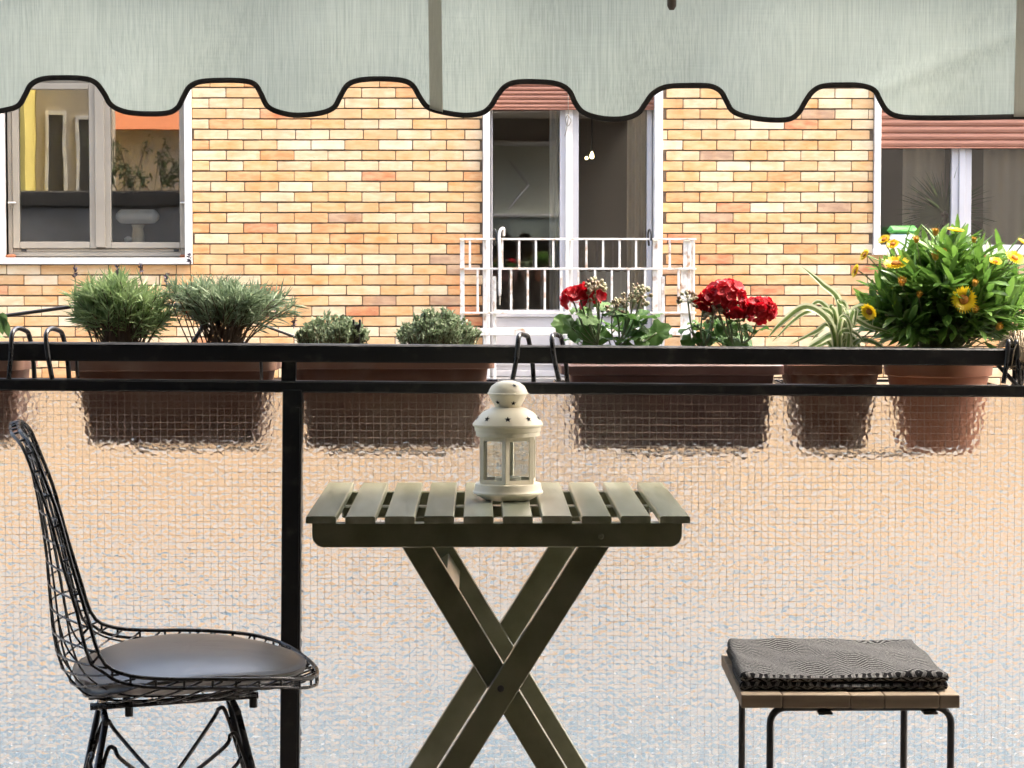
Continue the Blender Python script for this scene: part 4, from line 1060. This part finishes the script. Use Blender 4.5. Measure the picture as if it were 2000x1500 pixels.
def sflower(px, py, rad, nrm, Y, disc=.36, openness=.25):
    c = U(px, py, Y); n = Vector(nrm).normalized(); u = n.orthogonal().normalized(); m = MB()
    for ring, (k, rr, lift) in enumerate(((30, 1, .05), (26, .86, .25), (20, .66, .5))):
        for i in range(k):
            a = 2 * math.pi * (i + .5 * (ring % 2)) / k + rnd(-.06, .06); d = Matrix.Rotation(a, 3, n) @ u; dd = (d + n * (lift + openness)).normalized()
            m.blade(c + d * rad * .22, dd, n, rad * rr * rnd(.74, .86), rad * .19, 0, 3, prof=lambda t: (.6 + .4 * t / .6) if t < .6 else max(.05, 1 - ((t - .6) / .4) ** 1.5))
    fh = m.build('flower', 'straw_petal', sf)
    q = MB(); prof = [(rad * disc, .0), (rad * disc * .9, rad * .10), (rad * disc * .55, rad * .17), (rad * disc * .15, rad * .19)]
    rot = n.to_track_quat('Z', 'Y').to_matrix(); k = MB().lathe(prof, (0, 0, 0), 18); k.v = [tuple(c + n * rad * .10 + rot @ Vector(v)) for v in k.v]
    k.build('disc', 'straw_disc', fh, smooth=True)
    b = fb + Vector((0, 0, .05)); stm.tube(catmull([b, b.lerp(c, .6) - n * .02, c - n * .012, c], 5), .0012, 5)
def sbud(px, py, r, nrm, Y):
    c = U(px, py, Y); n = Vector(nrm).normalized(); u = n.orthogonal().normalized(); m = MB()
    for ring, (k, rr, el) in enumerate(((9, 1, 1.1), (9, .9, 1.7), (7, .8, 2.6))):
        for i in range(k):
            a = 2 * math.pi * (i + .5 * (ring % 2)) / k; d = Matrix.Rotation(a, 3, n) @ u
            m.blade(c + d * r * .35 * rr - n * r * .5, (d * .35 + n * el).normalized(), d, r * 1.7 * rr, r * .7, 0, 3, prof=lambda t: max(.05, 1 - abs(t - .35) * 1.4))
    m.lathe([(r * .25, -r * .6), (r * .62, -r * .2), (r * .55, r * .5), (r * .1, r * .9)], (0, 0, 0), 8); nb = 32
    rot = n.to_track_quat('Z', 'Y').to_matrix(); m.v[-nb:] = [tuple(c + rot @ Vector(v)) for v in m.v[-nb:]]
    m.build('bud', 'straw_bud', sf)
    b = fb + Vector((0, 0, .05)); stm.tube(catmull([b, b.lerp(c, .6) - n * .02, c - n * r], 5), .0011, 5)
for a in [(1750, 517, .0235, (-.15, -.45, .85), 4.13), (1881, 585, .0245, (.12, -1, .1), 4.075), (1866, 452, .017, (.1, -.2, 1), 4.15), (1744, 478, .013, (-.3, -.6, .7), 4.13), (1727, 469, .013, (-.5, -.5, .8), 4.14),
          (1690, 499, .013, (-.8, -.3, .5), 4.15), (1673, 530, .014, (-.9, -.2, .3), 4.15), (1699, 608, .017, (-.6, -.6, -.35), 4.10), (1944, 512, .013, (.1, -.5, .8), 4.12), (1981, 505, .019, (.3, -.6, .7), 4.12), (1997, 474, .012, (.4, -.3, .8), 4.14)]: sflower(*a)
for a in [(1762, 552, .0095, (-.1, -.8, .5), 4.08), (1827, 455, .008, (0, -.2, 1), 4.14), (1827, 502, .0095, (-.1, -.6, .8), 4.11), (1904, 555, .0075, (.1, -.5, .8), 4.08), (1795, 577, .007, (0, -.8, .5), 4.08), (1904, 606, .008, (.1, -.7, .5), 4.08), (1790, 470, .007, (-.2, -.4, .9), 4.13), (1843, 493, .006, (.1, -.4, .9), 4.12), (1950, 640, .008, (.2, -.8, .4), 4.09), (1902, 470, .006, (.1, -.3, 1), 4.14)]: sbud(*a)
stm.build('stems', 'geranium_stem', sf)

# ---- leafy plant at the left edge
seed(51)
sg = thing('sage_plant', 'broad leaved green plant cut by the left picture edge', 'plant')
gb = Vector((U(-70, 690, 4.19).x, 4.19, s0 - .004)); m = MB(); st = MB()
for i in range(46):
    tip = Vector((gb.x + rnd(-.07, .058), 4.19 + rnd(-.05, .05), lavz(rnd(612, 668)))); st.tube(catmull([gb, gb.lerp(tip, .5) + Vector((0, 0, .012)), tip], 4), .0013, 4, cap=False)
    d = Vector((rnd(-1, 1), rnd(-1, .4), rnd(-.2, .5))); m.blade(tip, d, Vector((0, -.4, 1)), rnd(.030, .045), rnd(.013, .018), rnd(.5, 1.3), 6, fold=.25)
for pts in ([(2, 612), (14, 628)], [(0, 618), (6, 645)], [(5, 622), (20, 648)]):
    a, b = U(*pts[0], 4.13), U(*pts[1], 4.13); st.tube([gb, gb.lerp(a, .6) + Vector((0, 0, .01)), a], .0013, 4, cap=False); m.blade(a, b - a, Vector((-.2, -1, .4)), (b - a).length * 1.3, .014, .8, 6, fold=.2)
m.build('leaves', 'sage_leaf', sg, smooth=True); st.build('stems', 'geranium_stem', sg)

# ---- raffia tied round the right end of the handrail
seed(61)
tw = MB()
for k in range(26):
    t = rnd(0, 1); c = U(1992 + rnd(-10, 14), 684, RLY); r = rnd(.026, .036); a0 = rnd(0, 6.28); pts = []
    for j in range(14):
        a = a0 + 6.5 * j / 13; pts.append(c + Vector((rnd(-.003, .003) + .008 * math.sin(a * .5 + k), math.cos(a) * r * 1.0, math.sin(a) * r * .95)))
    tw.tube(catmull(pts, 3), .0012, 4)
for k in range(20):
    a = U(1994, 676 + rnd(-6, 4), RLY - .02); b = U(rnd(1946, 1972), rnd(652, 682), RLY + rnd(.0, .05)); md = a.lerp(b, .5) + Vector((0, 0, rnd(.002, .012))); tw.tube(catmull([a, md, b], 5), .0010, 4)
tag(tw.build('raffia_tie', 'twine', None, smooth=True), 'frayed raffia string tied round the handrail beside the yellow flowers', 'string')

# ================================================================== TABLE
tb = thing('folding_table', 'olive green slatted folding table with crossed legs', 'table')
TF, TBK, TZ = 3.40, 3.91, .71
txc = (U(597, 1010, TF).x + U(1348, 1010, TF).x) / 2
TWD = (U(1348, 1010, TF).x - U(597, 1010, TF).x); sw = .0432; pit = (TWD - sw) / 9; th = .0105
def slat_mesh():
    m = MB(); prof = []; n = 4; r = .0028
    for cx_, cz_, a0 in ((sw / 2 - r, -r, 0), (-sw / 2 + r, -r, 90)):
        for k in range(n + 1): an = R(a0 + 90 * k / n); prof.append((cx_ + r * math.cos(an), cz_ + r * math.sin(an)))
    prof += [(-sw / 2, -th), (sw / 2, -th)]
    m.prism(prof[::-1], TF, TBK); return m
sm = slat_mesh().build('slat', 'olive_worn_lit', tb); auto_smooth(sm, 35)
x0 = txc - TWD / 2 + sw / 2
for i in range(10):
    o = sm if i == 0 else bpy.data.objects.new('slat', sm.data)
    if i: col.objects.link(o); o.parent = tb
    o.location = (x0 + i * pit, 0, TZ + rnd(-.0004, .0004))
# front and rear aprons with rounded lower corners
ap0, ap1 = U(608, 1040, TF).x, U(1334, 1040, TF).x; az0 = U(1000, 1069, TF + .012).z; az1 = TZ - th - .0008
def apron(y0, y1):
    r = .018; poly = [(ap0, az1), (ap0, az0 + r)] + [(ap0 + r - r * math.cos(R(a)), az0 + r - r * math.sin(R(a))) for a in range(15, 91, 15)] + [(ap1 - r + r * math.sin(R(a)), az0 + r - r * math.cos(R(a))) for a in range(0, 91, 15)] + [(ap1, az1)]
    o = MB().prism(poly, y0, y1).build('apron', 'olive_paint', tb, bevel=.0015)
apron(TF + .012, TF + .034); apron(TBK - .045, TBK - .023)
MB().bevbox((ap0 + .03, (TF + TBK) / 2 - .012, az1 - .018), (ap1 - .03, (TF + TBK) / 2 + .012, az1), .002).build('batten', 'olive_paint', tb)
sc_ = MB().lathe([(.0045, -.0012), (.0045, .0), (.003, .0012)], (0, 0, 0), 12); cpt = U(1174, 1048, TF + .012)
sc_.v = [(cpt.x + v[0], TF + .0115 - v[2], cpt.z + v[1]) for v in sc_.v]; sc_.build('screw', 'olive_paint', tb)
# legs: outer pair (front + rear) leans one way, inner pair the other
def leg(xt, xb, yc, zt_, wd=.0385, tk=.020):
    a = Vector((xt, yc, zt_)); b = Vector((xb, yc, -.0035)); d = (b - a).normalized(); n = Vector((d.z, 0, -d.x)); n = n if n.x > 0 else -n
    k = wd / 2 / abs(n.x) if abs(n.x) > .01 else wd
    poly = [(a.x - k, a.z), (a.x + k, a.z), (b.x + k, b.z), (b.x - k, b.z)]
    return MB().prism(poly[::-1], yc - tk / 2, yc + tk / 2).build('leg', 'olive_paint', tb, bevel=.0018)
LY = TF + .046
def lx(px, py, Y): return U(px, py, Y).x
ax_t, ax_b = U(1157, 1070, LY), U(884, 1500, LY)
def ext(p, q, z): t = (z - p.z) / (q.z - p.z); return p.x + (q.x - p.x) * t
A_t, A_b = ext(ax_t, ax_b, az0 + .016), ext(ax_t, ax_b, 0)
bt, bb = U(817, 1070, LY + .022), U(1079, 1500, LY + .022)
B_t, B_b = ext(bt, bb, az0 + .016), ext(bt, bb, 0)
leg(A_t, A_b, LY, az0 + .016); leg(B_t, B_b, LY + .0225, az0 + .016)
RYL = TBK - .058
leg(A_t, A_b, RYL, az0 + .016); leg(B_t, B_b, RYL - .0225, az0 + .016)
# stretcher between the B legs (pale end) and the lower ones
def on(xt, xb, z): return xt + (xb - xt) * (az0 + .016 - z) / (az0 + .016)
def stretcher(xt, xb, z, y0, y1, mt='olive_paint'):
    x = on(xt, xb, z); d = Vector((xb - xt, 0, -az0)).normalized()
    MB().bar((x, y0, z), (x, y1, z), .036, .016, up=Vector((-d.z, 0, d.x))).build('stretcher', mt, tb, bevel=.0015)
zs_ = U(900, 1160, 3.5).z
stretcher(B_t, B_b, .585, LY + .034, RYL - .034); stretcher(B_t, B_b, .12, LY + .034, RYL - .034); stretcher(A_t, A_b, .17, LY + .011, RYL - .011)
cp = U(978, 1345, LY - .01); sc_ = MB().lathe([(.005, -.0012), (.005, .0), (.003, .0014)], (0, 0, 0), 12)
sc_.v = [(cp.x + v[0], LY - .0103 - v[2], cp.z + v[1]) for v in sc_.v]; sc_.build('bolt', 'iron', tb)

# ================================================================== LANTERN
ln = thing('lantern', 'cream metal candle lantern with star cutouts standing on the slatted table', 'lantern')
LNY = 3.635; c = Vector((U(992, 960, LNY).x, LNY, TZ + .0005))
hz = lambda py: (974 - py) * LNY / F
o = MB().lathe([(.036, 0), (.040, .002), (.0535, .0095), (.0540, .0125), (.0525, .014), (.0518, .0165), (.0505, .0245), (.048, .0255), (.044, .0255)], c, 48).build('base', 'cream_enamel', ln); auto_smooth(o, 30)
zb_, zt2 = .0258, .0975; hexr = .0462; rot0 = R(-90 - 5)
for k in range(6):
    a = rot0 + k * math.pi / 3; p = c + Vector((hexr * math.cos(a), hexr * math.sin(a), 0)); q = c + Vector((hexr * math.cos(a + math.pi / 3), hexr * math.sin(a + math.pi / 3), 0)); e = (q - p).normalized(); nrm = Vector((math.cos(a + math.pi / 6), math.sin(a + math.pi / 6), 0))
    f = MB(); i0, i1 = p + e * .003, q - e * .003
    for s_, e_, wd in ((i0, i1, 0),):
        f.bar(i0 + Vector((0, 0, zb_)), i0 + Vector((0, 0, zt2)), .0065, .0022, nrm); f.bar(i1 + Vector((0, 0, zb_)), i1 + Vector((0, 0, zt2)), .0065, .0022, nrm)
        f.bar(i0 + e * .0034 + Vector((0, 0, zb_ + .003)), i1 - e * .0034 + Vector((0, 0, zb_ + .003)), .0021, .006, (0, 0, 1)); f.bar(i0 + e * .0034 + Vector((0, 0, zt2 - .003)), i1 - e * .0034 + Vector((0, 0, zt2 - .003)), .0021, .006, (0, 0, 1))
    fr = f.build('frame', 'cream_enamel', ln)
    g = MB(); g.bar(i0 + e * .002 + Vector((0, 0, (zb_ + zt2) / 2)) - nrm * .0018, i1 - e * .002 + Vector((0, 0, (zb_ + zt2) / 2)) - nrm * .0018, .0012, zt2 - zb_ - .004, (0, 0, 1)); g.build('pane', 'thin_glass', fr)
prof = [(.044, .0975), (.0490, .0978), (.0490, .1045), (.0505, .105), (.0515, .1115), (.0540, .1135), (.0542, .1160), (.0525, .1185), (.0470, .1265), (.0380, .1345), (.0270, .1400), (.0190, .1418)]
o = MB().lathe(prof, c, 48).build('roof', 'cream_enamel', ln); auto_smooth(o, 28)
prof2 = [(.0190, .1420), (.0196, .1425), (.0255, .1525), (.0290, .1605), (.0315, .1618), (.0315, .1632), (.0298, .1645), (.0292, .1672), (.0255, .1740), (.0180, .1795), (.0080, .1822), (.001, .1826)]
o2 = MB().lathe(prof2, c, 48).build('top_dome', 'cream_enamel', ln); auto_smooth(o2, 28)
def star(parent, prof, ang, zc_, r):  # flat dark star plate, painted shade in place of an open cutout
    for (r0, z0), (r1, z1) in zip(prof, prof[1:]):
        if z0 <= zc_ <= z1: break
    t = (zc_ - z0) / (z1 - z0); rr = r0 + (r1 - r0) * t; tz = Vector((r1 - r0, z1 - z0)).normalized()
    rad = Vector((math.cos(ang), math.sin(ang), 0)); up = rad * tz.x + Vector((0, 0, tz.y)); n = rad * tz.y - Vector((0, 0, tz.x)); n = n if n.dot(rad) > 0 else -n; sd = up.cross(n)
    p = c + rad * rr + Vector((0, 0, zc_)) + n * .0005; vs = [p]
    for k in range(10):
        a = math.pi / 2 + k * math.pi / 5; q = r if k % 2 == 0 else r * .45; vs.append(p + sd * q * math.cos(a) + up * q * math.sin(a))
    MB().add(vs, [(0, 1 + k, 1 + (k + 1) % 10) for k in range(10)]).build('cutout_shade', 'star_dark', parent)
for a in (-168, -132, -91, -50, -14, 30, 80, 130): star(o, prof, R(a), .1255, .0052)
for a in (-70, 0, 60, 120, 180, -130): 
    star(o2, prof2, R(a), .149 if a in (-70,) else .150, .0044)
for a in (-66, -8, 60, 120, 175): star(o2, prof2, R(a), .1755, .0042)
hp = [c + Vector((.0315, 0, .1625))] + [c + Vector((.031 + .010 * math.sin(math.pi * k / 6), -.004 * k / 6, .1625 - .020 * k / 6)) for k in range(1, 6)] + [c + Vector((.0270, -.004, .1525))]
MB().tube(catmull(hp, 4), .0008, 6).build('wire_handle', 'steel_wire', ln, smooth=True)
MB().lathe([(.019, .0256), (.020, .026), (.020, .034), (.0185, .0345)], c, 24).build('candle', 'cream_enamel', ln)

# ================================================================== WIRE CHAIR
ch = thing('wire_chair', 'black wire shell chair with black leather seat pad', 'chair')
co = Vector((-.46, 3.43, 0)); fwd = Vector((.98, .19, 0)).normalized(); lat = Vector((-.19, .98, 0)).normalized()
CEN = [(-.201, .842), (-.194, .825), (-.186, .79), (-.175, .735), (-.165, .665), (-.160, .60), (-.154, .535), (-.140, .488), (-.105, .453), (-.04, .446), (.03, .448), (.10, .455), (.17, .468), (.218, .480)]
RIM = [(-.198, .841), (-.184, .825), (-.170, .79), (-.150, .735), (-.132, .665), (-.112, .595), (-.093, .535), (-.062, .515), (-.01, .508), (.05, .506), (.10, .503), (.15, .499), (.19, .491), (.212, .484)]
WID = [.115, .148, .166, .18, .19, .197, .204, .21, .215, .217, .212, .192, .16, .10]
def samp(tbl, u):
    n = len(tbl) - 1; x = min(max(u, 0), 1) * n; i = int(min(x, n - 1)); t = x - i
    g = lambda k: tbl[min(max(k, 0), n)]
    def cr(a, b, c_, d): return .5 * ((2 * b) + (c_ - a) * t + (2 * a - 5 * b + 4 * c_ - d) * t * t + (3 * b - 3 * c_ + d - a) * t ** 3)
    a, b, c_, d = g(i - 1), g(i), g(i + 1), g(i + 2)
    return cr(a, b, c_, d) if not isinstance(a, tuple) else tuple(cr(*q) for q in zip(a, b, c_, d))
def S(u, v, off=0.0):
    cc, rr, wd = samp(CEN, u), samp(RIM, u), samp(WID, u); k = abs(v) ** 2.1
    x = cc[0] + (rr[0] - cc[0]) * k; z = cc[1] + (rr[1] - cc[1]) * k - off
    return co + fwd * x + lat * (wd * v) + Vector((0, 0, z))
wr = .0016
for k in range(-4, 5):
    v = k / 4.6
    MB().tube([S(i / 44, v) for i in range(45)], wr, 6).build('wire', 'black_wire', ch, smooth=True)
for k in range(1, 25):
    u = k / 25
    MB().tube([S(u, -1 + 2 * i / 20, .003) for i in range(21)], wr, 6).build('wire', 'black_wire', ch, smooth=True)
def rimpath(off):
    pts = [S(i / 40, -1, 0) for i in range(41)]
    fe = [S(1, -1 + 2 * i / 10, 0) + fwd * (.005 * math.sin(math.pi * i / 10)) for i in range(1, 10)]
    pts2 = [S(1 - i / 40, 1, 0) for i in range(41)]
    te = [S(0, 1 - 2 * i / 10, 0) + Vector((0, 0, .003 * math.sin(math.pi * i / 10))) for i in range(1, 10)]
    P = pts + fe + pts2 + te
    if off:
        Q = []; n = len(P)
        for i, p in enumerate(P):
            u = (i if i <= 40 else 0) / 40
            ctr = S(min(max(i / 40 if i <= 40 else (1 if i < 50 else (1 - (i - 50) / 40 if i <= 90 else 0)), 0), 1), 0)
            d = (p - ctr); Q.append(p + Vector((0, 0, -off)) * (1 if p.z < .60 else .25) + (fwd * -off * .9 if p.z > .54 else Vector()))
        P = Q
    return P
r1, r2 = rimpath(0), rimpath(.0125)
MB().tube(r1, .0029, 8, closed=True).build('rim', 'black_wire', ch, smooth=True)
MB().tube(r2, .0024, 8, closed=True).build('rim', 'black_wire', ch, smooth=True)
for i in range(0, len(r1), 2): MB().tube([r1[i], r2[i]], .0019, 5).build('rim_spacer', 'black_wire', ch, smooth=True)
# seat pad
pv = []; pf = []; NR, NA = 14, 56; pcx, pa_, pb_ = .040, .168, .194
def zsh(x, y):
    best = None
    for i in range(41):
        u = .42 + .58 * i / 40; p = samp(CEN, u)
        if best is None or abs(p[0] - x) < best[0]: best = (abs(p[0] - x), u)
    u = best[1]; v = max(-1, min(1, y / samp(WID, u))); cc, rr = samp(CEN, u), samp(RIM, u); return cc[1] + (rr[1] - cc[1]) * abs(v) ** 2.1
def padpt(r, a, top):
    ca, sa = math.cos(a), math.sin(a); ex = 2 / 2.3; x = pcx + pa_ * r * math.copysign(abs(ca) ** ex, ca); wf = 1 - .12 * max(0, (x - pcx) / pa_); y = pb_ * wf * r * math.copysign(abs(sa) ** ex, sa)
    b = zsh(x, y) + .006; t = .010 + .041 * (1 - r ** 2.6) * (1 - .20 * ((x - pcx) / pa_))
    if top: z = max(b + .004, b * .50 + .5 * (.462) + t + .010)
    else: z = b
    return co + fwd * x + lat * y + Vector((0, 0, z))
for lay in (1, 0):
    for i in range(NR + 1):
        for j in range(NA): pv.append(padpt(max(.001, i / NR) if lay else max(.001, i / NR) * .985, 2 * math.pi * j / NA, lay))
for lay in (0, 1):
    o_ = lay * (NR + 1) * NA
    for i in range(NR):
        for j in range(NA):
            f = (o_ + i * NA + j, o_ + i * NA + (j + 1) % NA, o_ + (i + 1) * NA + (j + 1) % NA, o_ + (i + 1) * NA + j); pf.append(f if lay else f[::-1])
e0 = NR * NA; e1 = (NR + 1) * NA + NR * NA
for j in range(NA): pf.append((e0 + j, e0 + (j + 1) % NA, e1 + (j + 1) % NA, e1 + j))
MB().add(pv, pf).build('seat_pad', 'black_leather', ch, smooth=True)
# rod base
def cl(x, y, z): return co + fwd * x + lat * y + Vector((0, 0, z))
mr = MB()
for y in (-.04, .04): mr.tube([cl(-.105, y, .4405), cl(.135, y, .4485)], .0052, 8)
mr.build('mount_rail', 'black_wire', ch, smooth=True)
for x, z in ((-.085, .4285), (.10, .4365)):
    MB().tube([cl(x, -.10, z), cl(x, .10, z)], .0052, 8).build('mount_bar', 'black_wire', ch, smooth=True)
TOPS = {(-1, -1): cl(-.085, -.092, .4285), (-1, 1): cl(-.085, .092, .4285), (1, -1): cl(.10, -.092, .4365), (1, 1): cl(.10, .092, .4365)}
FEET = {(-1, -1): cl(-.170, -.19, .001), (-1, 1): cl(-.170, .19, .001), (1, -1): cl(.205, -.19, .001), (1, 1): cl(.205, .19, .001)}
for k in TOPS:
    MB().tube([TOPS[k], TOPS[k].lerp(FEET[k], .5), FEET[k]], .0049, 10).build('leg', 'black_wire', ch, smooth=True)
for sy in (-1, 1):
    p = lambda sx, t: TOPS[(sx, sy)].lerp(FEET[(sx, sy)], t)
    hub = .325
    pts = [p(-1, .46), p(-1, .12) + fwd * .008, p(-1, .085) + fwd * .018, p(-1, .12) + fwd * .030, cl(-.022, sy * .045, hub + .008), cl(-.006, sy * .022, hub), cl(.014, sy * .022, hub), cl(.030, sy * .045, hub + .008), p(1, .11) - fwd * .030, p(1, .075) - fwd * .018, p(1, .11) - fwd * .008, p(1, .46)]
    MB().tube(catmull(pts, 5), .0031, 8).build('brace_rod', 'black_wire', ch, smooth=True)
for sx in (-1, 1):
    p = lambda sy, t: TOPS[(sx, sy)].lerp(FEET[(sx, sy)], t)
    xx = .004 + sx * .016
    pts = [p(-1, .62), p(-1, .24) + lat * .012, p(-1, .20) + lat * .024 - fwd * sx * .004, p(-1, .26) + lat * .036 - fwd * sx * .012, cl(xx, -.010, hub - .075), cl(xx, .010, hub - .075), p(1, .26) - lat * .036 - fwd * sx * .012, p(1, .20) - lat * .024 - fwd * sx * .004, p(1, .24) - lat * .012, p(1, .62)]
    MB().tube(catmull(pts, 5), .0031, 8).build('brace_rod', 'black_wire', ch, smooth=True)
for x, z in ((-.050, .425), (.128, .431)):
    for y in (-.04, .04): MB().tube([cl(x, y, z + .014), cl(x, y, z)], .006, 8).build('bumper', 'tube_black', ch)
for k in FEET: MB().lathe([(.010, -.0038), (.010, .001), (.007, .006)], FEET[k], 12).build('glide', 'tube_black', ch)

# ================================================================== STOOL AND BLANKET
stl = thing('stool', 'small wooden topped stool with thin black bent tube legs', 'stool')
SZ = .487; SF = 3.20
fl, frr = U(1447, 1366, SF), U(1876, 1366, SF)
bl_, br_ = Vector((U(1408, 1262, 3.53).x, 3.53, 0)), Vector((U(1408, 1262, 3.53).x + .291, 3.55, 0))
planks = 5; tkn = .0185
cuts = [0, .23, .42, .545, .705, 1.0] if False else [0, .19, .50, .655, .905, 1.0]
for i in range(5):
    a, b = cuts[i], cuts[i + 1]; g = .0006
    P = [fl.lerp(frr, a), fl.lerp(frr, b), bl_.lerp(br_, b), bl_.lerp(br_, a)]
    P = [Vector((p.x, p.y, 0)) for p in P]; ux = Vector((1, 0, 0)); P[0] += ux * g; P[3] += ux * g; P[1] -= ux * g; P[2] -= ux * g
    zz = SZ + rnd(-.0005, .0005)
    vs = [(p.x, p.y, zz - tkn) for p in P] + [(p.x, p.y, zz) for p in P]
    MB().add(vs, [(3, 2, 1, 0), (4, 5, 6, 7), (0, 1, 5, 4), (1, 2, 6, 5), (2, 3, 7, 6), (3, 0, 4, 7)]).build('plank', 'stool_wood', stl, bevel=.0016)
for (p, q) in ((fl, bl_), (frr, br_)):   # each frame: front leg and back leg joined by a rail under the seat
    pass
zu = SZ - tkn - .0052
def stleg(px_front, px_back):
    f0 = Vector((U(px_front, 1450, SF + .035).x, SF + .035, 0)); b0 = Vector((U(px_back, 1450, SF + .29).x, SF + .29, 0))
    return f0, b0
legs = [(Vector((U(1504, 1450, 3.235).x, 3.235, 0)), Vector((U(1449, 1450, 3.46).x, 3.46, 0))), (Vector((U(1857, 1450, 3.235).x, 3.235, 0)), Vector((U(1765, 1450, 3.46).x, 3.46, 0)))]
for f0, b0 in legs: pass
def uframe(a, b):
    r = .022; d = (b - a); d.z = 0; d.normalize()
    arc = lambda c_, s: [c_ + d * (-s * r * math.cos(R(t))) + Vector((0, 0, r * math.sin(R(t)))) for t in range(0, 91, 15)]
    ca = Vector((a.x, a.y, zu - r)) + d * r; cb = Vector((b.x, b.y, zu - r)) - d * r
    pts = [Vector((a.x, a.y, -.0035))] + arc(ca, 1) + arc(cb, -1)[::-1] + [Vector((b.x, b.y, -.0035))]
    return pts
# two hoops running left to right (front hoop and back hoop)
fr0, fr1 = legs[0][0], legs[1][0]; bk0, bk1 = legs[0][1], legs[1][1]
MB().tube(uframe(fr0, fr1), .0051, 10).build('leg_hoop', 'tube_black', stl, smooth=True)
MB().tube(uframe(bk0, bk1), .0051, 10).build('leg_hoop', 'tube_black', stl, smooth=True)
for t in (.30, .88):
    p = fr0.lerp(fr1, t); MB().bevbox((p.x - .010, p.y - .012, zu - .0085), (p.x + .010, p.y + .012, zu - .0052), .001).build('clip', 'tube_black', stl)

seed(71)
bk = thing('folded_blanket', 'folded black and white zigzag weave blanket lying on the stool', 'blanket')
c00, c10 = U(1443, 1350, 3.225), U(1852, 1345, 3.225); c01, c11 = U(1420, 1246, 3.515), U(1782, 1246, 3.53)
def bl_layer(z0, th_, shrink, off, name):
    nx, ny = 60, 44; vs = []; uv = []; prof = [(-1, 0)]
    P00, P10, P01, P11 = [Vector((p.x, p.y, 0)) for p in (c00, c10, c01, c11)]
    def pt(s, t, lay):
        p = (P00.lerp(P10, s)).lerp(P01.lerp(P11, s), t)
        e = min(s, 1 - s) * .28; e2 = min(t, 1 - t) * .29; ee = min(e, e2); rr = th_ / 2
        rise = math.sqrt(max(0, 1 - (1 - min(1, ee / rr)) ** 2)) if ee < rr else 1
        wob = .0042 * math.sin(s * 7 + t * 3 + off) + .0022 * math.sin(s * 3.1 - t * 9 + off * 2) + .0012 * math.sin(s * 21 + t * 13 + off)
        sag = -.004 * (math.sin(math.pi * s) if t > .5 else .3)
        z = z0 + rr + (rr * rise if lay else -rr * rise) + ((wob + sag) * (1 if lay else .0) + (.006 * (1 - s) ** 3 * t + .004 * s ** 4 * t) * (1 if lay else .5)) * min(1, .25 + ee / .02)
        return Vector((p.x, p.y, max(z, z0 + (.0002)))) + Vector((.0015 * math.sin(t * 11 + off), .0018 * math.sin(s * 9 + off), 0))
    for lay in (1, 0):
        for j in range(ny + 1):
            for i in range(nx + 1):
                s = .5 - .5 * math.cos(math.pi * i / nx); t = .5 - .5 * math.cos(math.pi * j / ny); s = .6 * s + .4 * i / nx; t = .6 * t + .4 * j / ny
                q = pt(s, t, lay); vs.append(q); uv.append((s * .283 + (0.01 if lay else .3), t * .30 + (0 if lay else .31) + (q.z - z0) * -.9))
    W = nx + 1; fs = []; N1 = W * (ny + 1)
    for j in range(ny):
        for i in range(nx):
            a = j * W + i; fs.append((a, a + 1, a + W + 1, a + W)); fs.append((N1 + a, N1 + a + W, N1 + a + W + 1, N1 + a + 1))
    ring = [i for i in range(W)] + [j * W + nx for j in range(1, ny + 1)] + [ny * W + i for i in range(nx - 1, -1, -1)] + [j * W for j in range(ny - 1, 0, -1)]
    for k in range(len(ring)): a, b = ring[k], ring[(k + 1) % len(ring)]; fs.append((a, N1 + a, N1 + b, b))
    o = MB().add(vs, fs).build(name, 'herringbone', bk, smooth=True)
    ul = o.data.uv_layers.new(name='UVMap')
    for lp in o.data.loops: ul.data[lp.index].uv = uv[lp.vertex_index]
    return o
bl_layer(SZ + .0012, .011, 0, .4, 'lower_fold'); bl_layer(SZ + .0124, .013, 0, 1.9, 'upper_fold')

# ------------------------------------------------------------------ put every Empty at its thing's base
bpy.context.view_layer.update()
def meshes(o):
    for c_ in o.children:
        if c_.type == 'MESH': yield c_
        yield from meshes(c_)
for o in [q for q in sc.objects if q.type == 'EMPTY' and q.parent is None]:
    lo = Vector((1e9,) * 3); hi = -lo
    for c_ in meshes(o):
        for k in c_.bound_box:
            p = c_.matrix_world @ Vector(k)
            for i in range(3): lo[i] = min(lo[i], p[i]); hi[i] = max(hi[i], p[i])
    b = Vector(((lo.x + hi.x) / 2, (lo.y + hi.y) / 2, lo.z)); o.location = b
    for c_ in o.children: c_.location = Vector(c_.location) - b
